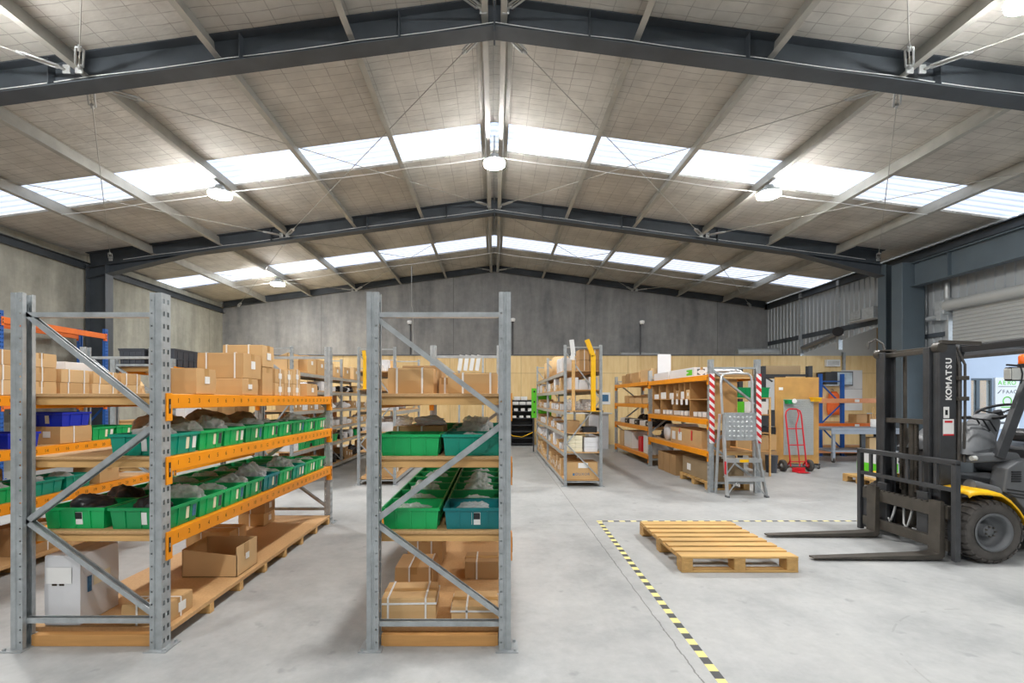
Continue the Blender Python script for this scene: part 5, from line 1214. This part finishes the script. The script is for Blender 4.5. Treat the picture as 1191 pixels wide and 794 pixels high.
# cameras on poles above the partition
def cctv(x, h, label):
    r = thing('security_camera', (x, 15.7, 3.0), label, 'security camera')
    MB().cyl((x, 15.84, 2.9), (x, 15.84, 3.0 + h), .028, 10).build('pole', 'black_paint', r); MB().box(x - .02, x + .02, 15.6, 15.86, 3.0 + h, 3.03 + h).build('arm', 'white_paint', r)
    MB().lathe((x, 15.64, 3.0 + h), (0, 0, -1), [(.0, -.02), (.075, -.02), (.08, .03), (.07, .07), (.045, .10), (0, .115)], 20).build('dome', 'white_paint', r)
    MB().lathe((x, 15.64, 2.93 + h), (0, 0, -1), [(.06, .0), (.045, .035), (0, .05)], 16).build('lens_cover', 'black_plastic', r)
cctv(4.93, 1.12, 'white dome security camera on a black pole above the right rack'); cctv(-2.83, 1.12, 'white dome security camera on a black pole above the front middle rack'); cctv(.62, 1.2, 'white dome security camera on a pole just past the front middle rack right post')
struct('ceiling_conduit', MB().tube([(-2.72, 15.4, 5.9), (-2.72, 15.4, 4.6), (-2.70, 15.5, 4.5), (-2.70, 15.6, 3.03)], .012, 6), 'galv_pale')
# ================================================================ pallets on the open floor
pallet(1.635, 2.655, 4.09, 5.275, 'bare timber pallet on the open floor beside the yellow and black tape')
pallet(6.5, 7.4, 8.0, 8.75, 'small pallet on the floor behind the forklift backrest', n=7)
for i in range(2):
    o = carton(6.62 + i * .208, 6.81 + i * .208, 8.15, 8.55, .142, .46, f'tall green and white carton, {("nearer the sack truck","nearer the forklift")[i]}, on the pallet behind the forklift', 'white_carton', tape=False, name='shipping_carton', cat='carton')
    link('green_band', MB().box(-.101, .0955, -.206, -.203, .10, .25).box(-.101, -.098, -.206, .2, .10, .25).mesh('green_band', 'lime'), o, (0, 0, 0))
# hazard tape on the floor
def hazard(p0, p1, w, per, label):
    p0, p1 = Vector(p0), Vector(p1); d = p1 - p0; L = d.length; d.normalize(); s = Vector((-d.y, d.x, 0)); mb = MB(); k = 0; t = 0
    while t < L:
        e = min(t + per / 2, L); a, b = p0 + d * t, p0 + d * e; q = per * .12 * (1)
        lo = [a + s * w/2 - d * 0, a - s * w/2, b - s * w/2, b + s * w/2]; mb.add([tuple(v) for v in lo] + [(v.x, v.y, .0012) for v in lo], [(4, 5, 6, 7), (0, 1, 5, 4), (1, 2, 6, 5), (2, 3, 7, 6), (3, 0, 4, 7)], k % 2); k += 1; t = e
    o = mb.build('floor_tape', ['tape_yellow', 'tape_black'], None, tuple(p0)); tag(o, label, 'floor tape')
hazard((1.205, 1.9, 0), (1.30, 5.79, 0), .052, .141, 'yellow and black floor tape running away from the viewer beside the pallet')
hazard((1.27, 5.82, 0), (6.2, 5.84, 0), .04, .141, 'yellow and black floor tape running crosswise behind the pallet')
# ================================================================ signs at the entrance outside
r = thing('sign_board', (14.12, 12.85, .7), 'white entrance sign board listing companies, seen through the shutter opening', 'sign')
MB().box(13.79, 14.45, 12.9, 12.945, .70, 2.12).build('panel', 'white_paint', r, bevel=.004)
g = MB(); k = MB(); YS = 12.898
def word(mb, s, x, z, h, adv, fat=.012):
    for ch in s: text(mb, ch, (x, YS, z), (1, 0, 0), (0, 0, 1), h, 0, fat); x += adv
word(g, 'AERO', 13.92, 1.92, .17, .125); word(k, 'FAAC', 14.02, 1.68, .14, .105); k2 = MB(); word(k2, 'MAGNETIC', 13.88, 1.13, .105, .068); k2.build('grey_lettering', 'grey_plastic', r)
g.lathe((14.12, YS - .001, 1.47), (0, -1, 0), [(.13, 0), (.10, .001), (.10, 0)], 28); g.box(13.95, 14.3, YS - .002, YS, 1.29, 1.315)
k.add([(13.84, YS, 1.68), (13.95, YS, 1.79), (13.97, YS, 1.79), (13.88, YS, 1.68)], [(0, 1, 2, 3)])
for z0, z1 in ((1.0, 1.04), (.84, .90), (1.865, 1.878)): MB().box(13.87, 14.36, YS - .002, YS, z0, z1).build('text_line', 'grey_plastic', r)
g.build('green_lettering', 'lime', r); k.build('grey_lettering', 'grey_plastic', r)
o = MB().lathe((14.05, 14.0, 0), (0, 0, 1), [(0, 0), (.2, 0), (.26, .4), (.24, .4), (0, .36)], 20).build('planter', 'grey_plastic', None, (14.05, 14.0, 0)); tag(o, 'grey planter inside the glazed entrance', 'planter')
o2 = link('shrub_crown', lump_mesh(2, 'foliage', .6), o, (0, 0, .38)); o2.scale = (.6, .6, .7)
# ================================================================ forklift
fk = thing('forklift', (4.6, 4.9, 0), 'dark grey forklift truck with lowered forks and a yellow fender', 'forklift')
def part(name, mb, mat, parent=None, bevel=.004, **k): return mb.build(name, mat, parent or fk, bevel=bevel, **k)
# forks
for yc in (4.42, 5.16):
    mb = MB(); w = .06
    pr = [(2.99, .018), (2.995, .03), (4.02, .062), (4.14, .075), (4.15, .56), (4.19, .56), (4.195, .05), (4.17, .022), (4.13, .018)]
    n = len(pr); ws = [.035, .045, w, w, w, w, w, w, w]
    vs = [(x, yc - b, z) for (x, z), b in zip(pr, ws)] + [(x, yc + b, z) for (x, z), b in zip(pr, ws)]
    mb.add(vs, [(i, (i+1) % n, n + (i+1) % n, n + i) for i in range(n)] + [tuple(range(n-1, -1, -1)), tuple(range(n, 2*n))]); part('fork', mb, 'black_metal', bevel=.003)
# carriage
part('carriage_bar', MB().box(4.195, 4.25, 4.34, 5.34, .40, .52), 'black_metal'); part('carriage_bar', MB().box(4.195, 4.25, 4.34, 5.34, .10, .20), 'black_metal')
mb = MB()
for i in range(16): mb.box(4.19, 4.215, 4.36 + i * .062, 4.39 + i * .062, .52, .532)
part('notch_row', mb, 'black_metal')
for y in (4.66, 5.14): part('carriage_plate', MB().box(4.25, 4.29, y - .06, y + .06, .08, .6), 'black_paint')
# load backrest
lb = MB(); X = 4.215
for y in (4.285, 5.40): lb.box(X - .02, X + .03, y - .025, y + .025, .03, .93)
part('backrest_frame', lb.box(X - .02, X + .03, 4.26, 5.425, .905, .955), 'black_paint', bevel=.008)
part('backrest_rail', MB().box(X - .015, X + .015, 4.31, 5.375, .66, .70), 'black_paint')
for i in range(6): y = 4.47 + i * .155; part('backrest_bar', MB().box(X - .012, X + .012, y - .018, y + .018, .70, .905), 'black_paint')
for y in (4.34, 5.34): part('backrest_bracket', MB().box(4.225, 4.27, y - .03, y + .03, .06, .48), 'black_paint')
# mast
def channel(y, s, x0, x1, z0, z1, w, t=.018):
    """C channel opening towards the centre; s = side its web is on."""
    mb = MB(); yw0, yw1 = sorted((y, y - s * t)); mb.box(x0, x1, yw0, yw1, z0, z1)
    f0, f1 = sorted((y - s * t, y - s * w)); mb.box(x0, x0 + t, f0, f1, z0, z1); mb.box(x1 - t, x1, f0, f1, z0, z1); return mb
ON, OF = 4.565, 5.33
part('outer_mast', channel(ON, -1, 4.34, 4.50, .07, 2.05, .075), 'black_paint'); part('outer_mast', channel(OF, 1, 4.34, 4.50, .07, 2.05, .075), 'black_paint')
part('inner_mast', channel(ON + .08, -1, 4.31, 4.44, .09, 2.03, .07), 'black_paint'); part('inner_mast', channel(OF - .08, 1, 4.31, 4.44, .09, 2.03, .07), 'black_paint')
part('mast_crossbar', MB().box(4.44, 4.50, ON + .01, OF - .01, 1.99, 2.05), 'black_metal'); part('mast_crossbar', MB().box(4.33, 4.40, ON + .1, OF - .1, 1.26, 1.31), 'black_metal'); part('mast_crossbar', MB().box(4.45, 4.51, ON + .01, OF - .01, .15, .3), 'black_metal'); part('mast_crossbar', MB().box(4.36, 4.42, ON + .1, OF - .1, 1.975, 2.02), 'black_metal')
part('mast_top_plate', MB().box(4.34, 4.50, ON - .01, ON + .09, 2.05, 2.068), 'black_metal'); part('mast_top_plate', MB().box(4.34, 4.50, OF - .09, OF + .01, 2.05, 2.068), 'black_metal')
for y in (ON + .03, OF - .03): part('mast_roller', MB().cyl((4.36, y - .035, 2.02), (4.36, y + .035, 2.02), .05, 16), 'black_metal')
part('lift_cylinder', MB().cyl((4.42, 4.95, .2), (4.42, 4.95, 1.28), .035, 16), 'black_metal', bevel=0)
for y in (4.70, 5.18): part('side_cylinder', MB().cyl((4.54, y, .2), (4.54, y, 1.2), .032, 14).cyl((4.54, y, 1.2), (4.54, y, 2.0), .018, 12), 'black_metal', bevel=0)
def chain(y, z0, z1):
    mb = MB(); z = z0
    while z < z1: mb.box(4.37, 4.39, y - .016, y + .016, z, z + .016); mb.box(4.365, 4.395, y - .010, y + .010, z + .014, z + .026); z += .026
    part('lift_chain', mb, 'black_metal', bevel=0)
chain(4.86, .55, 1.26); chain(5.04, .55, 1.26)
part('mast_hook', MB().tube([(4.42, OF - .02, 2.06), (4.42, OF + .0, 2.14), (4.36, OF + .03, 2.20), (4.30, OF + .05, 2.16), (4.29, OF + .05, 2.09)], .012, 8), 'black_rubber', bevel=0)
part('hydraulic_hose', MB().tube([(4.30, 4.80, .45), (4.24, 4.78, .30), (4.25, 4.83, .18), (4.28, 4.90, .22), (4.30, 4.92, .42)], .011, 8), 'galv_pale', bevel=0)
part('hydraulic_hose', MB().tube([(4.30, 5.0, .45), (4.24, 4.98, .30), (4.25, 5.03, .2), (4.28, 5.1, .24), (4.30, 5.12, .42)], .011, 8), 'galv_pale', bevel=0)
for k, (dx, dy) in enumerate(((0, 0), (.03, .02), (.055, .0), (.02, .05))):
    part('mast_hose', MB().tube([(4.515 + dx, ON - .005 + dy, .9), (4.52 + dx, ON - .01 + dy, 1.4), (4.53 + dx, ON + dy, 1.85), (4.50 + dx * .6, ON + .03 + dy, 2.02), (4.42, ON + .05 + dy, 2.05)], .011, 8), 'black_rubber', bevel=0)
for z in (1.72, 1.52): part('hose_clamp', MB().box(4.50, 4.60, ON - .03, ON + .02, z - .02, z + .02), 'black_metal')
part('guard_bar', MB().bar((4.36, ON + .02, 2.075), (4.75, ON + .02, 2.06), .04, .035), 'black_metal')
# lettering and stickers on the mast
mb = MB(); z = 1.60
fs = .08
zz = 1.53
for ch in 'KOMATSU':
    text(mb, ch, (4.452, ON - .0012, zz), (0, 0, 1), (-1, 0, 0), fs, 0, .036); zz += {'M': .067, 'O': .063}.get(ch, .057)
om = [c for c in fk.children if c.name.startswith('outer_mast')][0]
mb.build('lettering', 'white_card', om)
MB().box(4.375, 4.43, ON - .002, ON, 1.33, 1.44).build('sticker', 'white_card', om); MB().box(4.39, 4.415, ON - .003, ON - .002, 1.36, 1.41).build('sticker_print', 'black_plastic', om)
MB().box(4.37, 4.475, ON - .002, ON, 1.16, 1.32).build('sticker', 'white_card', om); MB().box(4.37, 4.475, ON - .003, ON - .002, 1.16, 1.175).box(4.385, 4.46, ON - .003, ON - .002, 1.285, 1.305).build('sticker_print', 'red', om)
# front wheels
def fwheel(yn, s, r=.293, x=4.57):
    """yn = outer face."""
    o = Vector((x, yn, r)); a = (0, s, 0)      # axis from outer face inwards
    W = .235
    t = MB().lathe(o, a, [(.165, .02), (.185, .004), (.235, 0), (.262, .012), (.278, .03), (.280, W - .03), (.262, W - .01), (.2, W), (.165, W - .02)], 56)
    n = 26
    for i in range(n):      # tread lugs wrapping over the shoulder
        for side, off in ((0, 0), (1, .5)):
            th = 2 * PI * (i + off) / n; c, sn = math.cos(th), math.sin(th); tg = Vector((-sn, 0, c)); rd = Vector((c, 0, sn)); ax = Vector(a); hw = .021
            h0, h1 = (.004, W * .52) if side == 0 else (W * .48, W - .004)
            def pt(rr, h, k): return o + rd * rr + ax * h + tg * k
            e = .03 if side == 0 else -.03
            lo = .255; pts = []
            for h, rt in (((h0, .270), (h0 + .028, .293), (h1, .293)) if side == 0 else ((h0, .293), (h1 - .028, .293), (h1, .270))):
                for k in (-hw, hw): pts += [pt(lo, h, k), pt(rt, h, k)]
            t.add(pts, [(0, 1, 3, 2), (8, 10, 11, 9), (1, 5, 7, 3), (5, 9, 11, 7), (0, 4, 5, 1), (4, 8, 9, 5), (2, 3, 7, 6), (6, 7, 11, 10)])
    w = t.build('tyre', 'black_rubber', fk)
    rim = MB().lathe(o, a, [(.168, .012), (.178, .004), (.172, -.002), (.150, .01), (.142, .05), (.135, .10), (.06, .115), (.058, .05), (.05, .042), (0, .04)], 40)
    rm = rim.build('wheel_rim', 'grey_plastic', w)
    nb = MB()
    for i in range(7): th = 2 * PI * i / 7; p = o + Vector((math.cos(th) * .045, 0, math.sin(th) * .045)); nb.cyl(p + Vector(a) * .04, p + Vector(a) * .028, .009, 6)
    nb.build('hub_nuts', 'black_metal', rm)
fwheel(4.28, 1); fwheel(5.52, -1)
def rwheel(yn, s):
    o = Vector((6.05, yn, .24)); w = MB().lathe(o, (0, s, 0), [(.12, .02), (.2, 0), (.23, .02), (.24, .05), (.24, .15), (.2, .18), (.12, .16)], 40).build('tyre', 'black_rubber', fk); MB().lathe(o, (0, s, 0), [(.122, .02), (.1, .06), (0, .06)], 30).build('wheel_rim', 'grey_plastic', w)
rwheel(4.36, 1); rwheel(5.44, -1)
# chassis and cowl
def slab(name, poly, y0, y1, mat, bevel=.012, parent=None):
    mb = MB(); n = len(poly); mb.add([(x, y0, z) for x, z in poly] + [(x, y1, z) for x, z in poly], [(i, (i+1) % n, n + (i+1) % n, n + i) for i in range(n)] + [tuple(range(n-1, -1, -1)), tuple(range(n, 2*n))]); return part(name, mb, mat, parent, bevel=bevel)
slab('chassis', [(4.62, .30), (4.66, .55), (4.80, .70), (6.2, .70), (6.35, .30), (5.9, .14), (4.95, .14)], 4.56, 5.24, 'black_paint')
slab('side_panel', [(4.80, .64), (4.84, .86), (4.95, .93), (5.08, .95), (5.16, .78), (5.34, .50), (5.9, .42), (5.9, .2), (5.18, .2), (5.02, .46), (4.90, .60)], 4.42, 4.56, 'grey_plastic')
slab('side_panel', [(4.80, .64), (4.84, .86), (4.95, .93), (5.08, .95), (5.16, .78), (5.34, .50), (5.9, .42), (5.9, .2), (5.18, .2), (5.02, .46), (4.90, .60)], 5.24, 5.38, 'grey_plastic')
mb = MB()
for i in range(5): mb.box(4.875, 4.965, 4.412, 4.42, .735 + i * .022, .747 + i * .022)
for i in range(3): mb.add([(4.83, 4.415, .60 + i*.03), (5.02, 4.415, .57 + i*.03), (5.02, 4.415, .582 + i*.03), (4.83, 4.415, .612 + i*.03), (4.83, 4.422, .60 + i*.03), (5.02, 4.422, .57 + i*.03), (5.02, 4.422, .582 + i*.03), (4.83, 4.422, .612 + i*.03)], [(0,1,2,3),(0,1,5,4),(3,2,6,7)])
part('vent_grille', mb, 'black_plastic', bevel=0)
slab('floor_plate', [(4.58, .90), (4.60, .99), (5.04, 1.0), (5.08, .92)], 4.50, 5.30, 'grey_plastic', .02)
# front cowl: rounded dash
mb = MB(); prof2 = [(4.545, .985, .40), (4.57, 1.06, .40), (4.63, 1.125, .395), (4.67, 1.13, .39), (4.71, 1.21, .37), (4.77, 1.265, .345), (4.87, 1.275, .31), (4.97, 1.23, .28), (5.02, 1.1, .27), (5.04, .985, .27)]
# sweep: for each profile point build a cross section across y with rounded shoulders
N = 12; yc = 4.90; vs = []
for x, z, hw in prof2:
    for k in range(N + 1):
        u = -1 + 2 * k / N; drop = (abs(u) ** 5) * (z - .98) * .75
        vs.append((x + .02 * (1 - abs(u) ** 4) * (-1 if x < 4.8 else 1), yc + u * hw, z - drop))
M_ = N + 1; fs = [(j*M_+k, j*M_+k+1, (j+1)*M_+k+1, (j+1)*M_+k) for j in range(len(prof2)-1) for k in range(N)]
base = len(vs)
left = [j * M_ for j in range(len(prof2))]; right = [j * M_ + N for j in range(len(prof2))]
fs += [tuple(left), tuple(reversed(right))]
mb.add(vs, fs, 0, True); part('front_cowl', mb, 'grey_plastic', bevel=0)
slab('column_cover', [(4.84, 1.22), (4.97, 1.36), (5.07, 1.375), (5.10, 1.28), (5.03, 1.0), (4.9, 1.0)], 4.70, 4.88, 'grey_plastic', .03)
# steering wheel
c = Vector((5.13, 4.78, 1.39)); nrm = Vector((-.42, -.05, .9)).normalized(); sd = nrm.cross(Vector((0, 1, 0))).normalized(); u = nrm.cross(sd)
sw = MB().tube([c + sd * (.165 * math.cos(t)) + u * (.165 * math.sin(t)) for t in [2*PI*i/36 for i in range(36)]], .0135, 8, closed=True)
o = part('steering_wheel', sw, 'black_plastic', bevel=0)
sp = MB()
for t in (.5, 2.6, 4.7): sp.bar(c - nrm * .03, c + sd * (.16 * math.cos(t)) + u * (.16 * math.sin(t)), .03, .012)
sp.cyl(c - nrm * .08, c + nrm * .005, .035, 16); sp.build('spokes', 'black_plastic', o)
for k in range(3): part('control_lever', MB().tube([(4.95, 4.62 - .0 * k + k * .06, 1.2), (4.86, 4.60 + k * .06, 1.31), (4.66 + .06 * k, 4.60 + k * .06, 1.33)], .008, 6).cyl((4.60 + .06 * k, 4.60 + k * .06, 1.33), (4.67 + .06 * k, 4.60 + k * .06, 1.333), .015, 10), 'black_plastic', bevel=0)
# tilt cylinder
part('tilt_cylinder', MB().cyl((4.52, 4.46, .70), (4.78, 4.48, .62), .055, 18, .065).cyl((4.78, 4.48, .62), (4.92, 4.5, .58), .03, 14), 'grey_plastic', bevel=0)
part('indicator_lens', MB().cyl((4.56, 4.48, .95), (4.60, 4.48, .95), .024, 16), 'lens_grey', bevel=0)
# fender over the tyre
arc = [(-.24, .345), (-.21, .366), (-.14, .376), (-.05, .372), (.06, .355), (.15, .295), (.22, .22), (.28, .13), (.31, .06)]
mb = MB(); vs = []
for i, (dx, dz) in enumerate(arc):
    for y, dd in ((4.27, -.025), (4.29, .0), (4.40, .012), (4.55, .012)):
        vs.append((4.57 + dx, y, .293 + dz + dd))
fs = [(j*4+k, j*4+k+1, (j+1)*4+k+1, (j+1)*4+k) for j in range(len(arc)-1) for k in range(3)]
mb.add(vs, fs, 0, True); part('fender', mb, 'yellow', bevel=0, solid=.012)
mb = MB(); mb.add([(x, 10 - .2 - y, z) for x, y, z in vs], fs, 0, True); part('fender', mb, 'yellow', bevel=0, solid=.012)
# body, seat and counterweight
slab('body_side', [(5.06, .94), (5.20, .96), (5.34, .90), (6.2, .98), (6.2, .42), (5.36, .40), (5.16, .70)], 4.40, 4.46, 'grey_body', .015); slab('body_side', [(5.06, .94), (5.20, .96), (5.34, .90), (6.2, .98), (6.2, .42), (5.36, .40), (5.16, .70)], 5.34, 5.40, 'grey_body', .015)
slab('body_flash', [(5.14, .74), (5.25, .86), (5.36, .885), (6.2, .95), (6.2, .5), (5.36, .50)], 4.385, 4.40, 'dark_green', .006)
slab('body_trim', [(5.115, .735), (5.24, .875), (5.36, .905), (6.2, .97), (6.2, .95), (5.36, .885), (5.25, .86), (5.14, .74), (5.36, .50), (5.35, .48)], 4.388, 4.398, 'white_card', .002)
slab('engine_cover', [(5.45, .72), (5.45, 1.02), (6.3, 1.06), (6.3, .72)], 4.46, 5.34, 'black_paint', .03)
slab('counterweight', [(6.2, .30), (6.18, 1.02), (6.55, 1.0), (6.72, .75), (6.68, .3), (6.5, .16), (6.3, .16)], 4.40, 5.40, 'dark_green', .05)
st = slab('seat', [(5.62, 1.06), (5.62, 1.16), (5.70, 1.20), (6.05, 1.17), (6.05, 1.06)], 4.65, 5.15, 'black_plastic', .03)
slab('seat_back', [(6.02, 1.12), (6.15, 1.62), (6.23, 1.60), (6.15, 1.10)], 4.66, 5.14, 'black_plastic', .03, st)
# overhead guard
for y in (4.50, 5.30):
    part('guard_pillar', MB().bar((4.84, y, .95), (5.285, y, 2.12), .05, .085, up=(1, 0, 0)), 'black_paint'); part('guard_pillar', MB().bar((6.35, y, 1.0), (6.25, y, 2.12), .05, .07, up=(1, 0, 0)), 'black_paint')
    part('guard_rail', MB().bar((5.27, y, 2.12), (6.3, y, 2.12), .06, .06), 'black_paint')
part('guard_front_beam', MB().box(5.25, 5.32, 4.48, 5.32, 2.04, 2.11), 'black_plastic')
for i in range(8): x = 5.42 + i * .11; part('guard_bar', MB().bar((x, 4.5, 2.12), (x, 5.3, 2.12), .025, .04), 'black_paint')
hb = part('headlight_housing', MB().box(4.815, 4.98, 4.37, 4.43, 1.685, 1.815), 'black_plastic', bevel=.012)
MB().box(4.807, 4.82, 4.365, 4.425, 1.70, 1.80).box(4.825, 4.97, 4.362, 4.372, 1.695, 1.805).build('headlight_lens', 'lens_grey', hb, bevel=.006)
part('headlight_bracket', MB().tube([(4.79, 4.38, 1.835), (4.91, 4.40, 1.83), (5.02, 4.45, 1.80), (5.14, 4.5, 1.76)], .009, 8).tube([(4.90, 4.36, 1.66), (4.91, 4.355, 1.75), (4.89, 4.36, 1.84)], .006, 6), 'black_plastic', bevel=0)
bc = part('beacon_base', MB().cyl((5.04, 4.45, 1.815), (5.04, 4.45, 1.85), .05, 18), 'black_plastic', bevel=0)
MB().lathe((5.04, 4.45, 1.85), (0, 0, 1), [(.045, 0), (.045, .07), (.035, .09), (0, .095)], 20).build('beacon_lens', 'glass_orange', bc)
part('beacon_arm', MB().bar((5.04, 4.45, 1.82), (5.18, 4.50, 1.85), .03, .02), 'black_plastic')
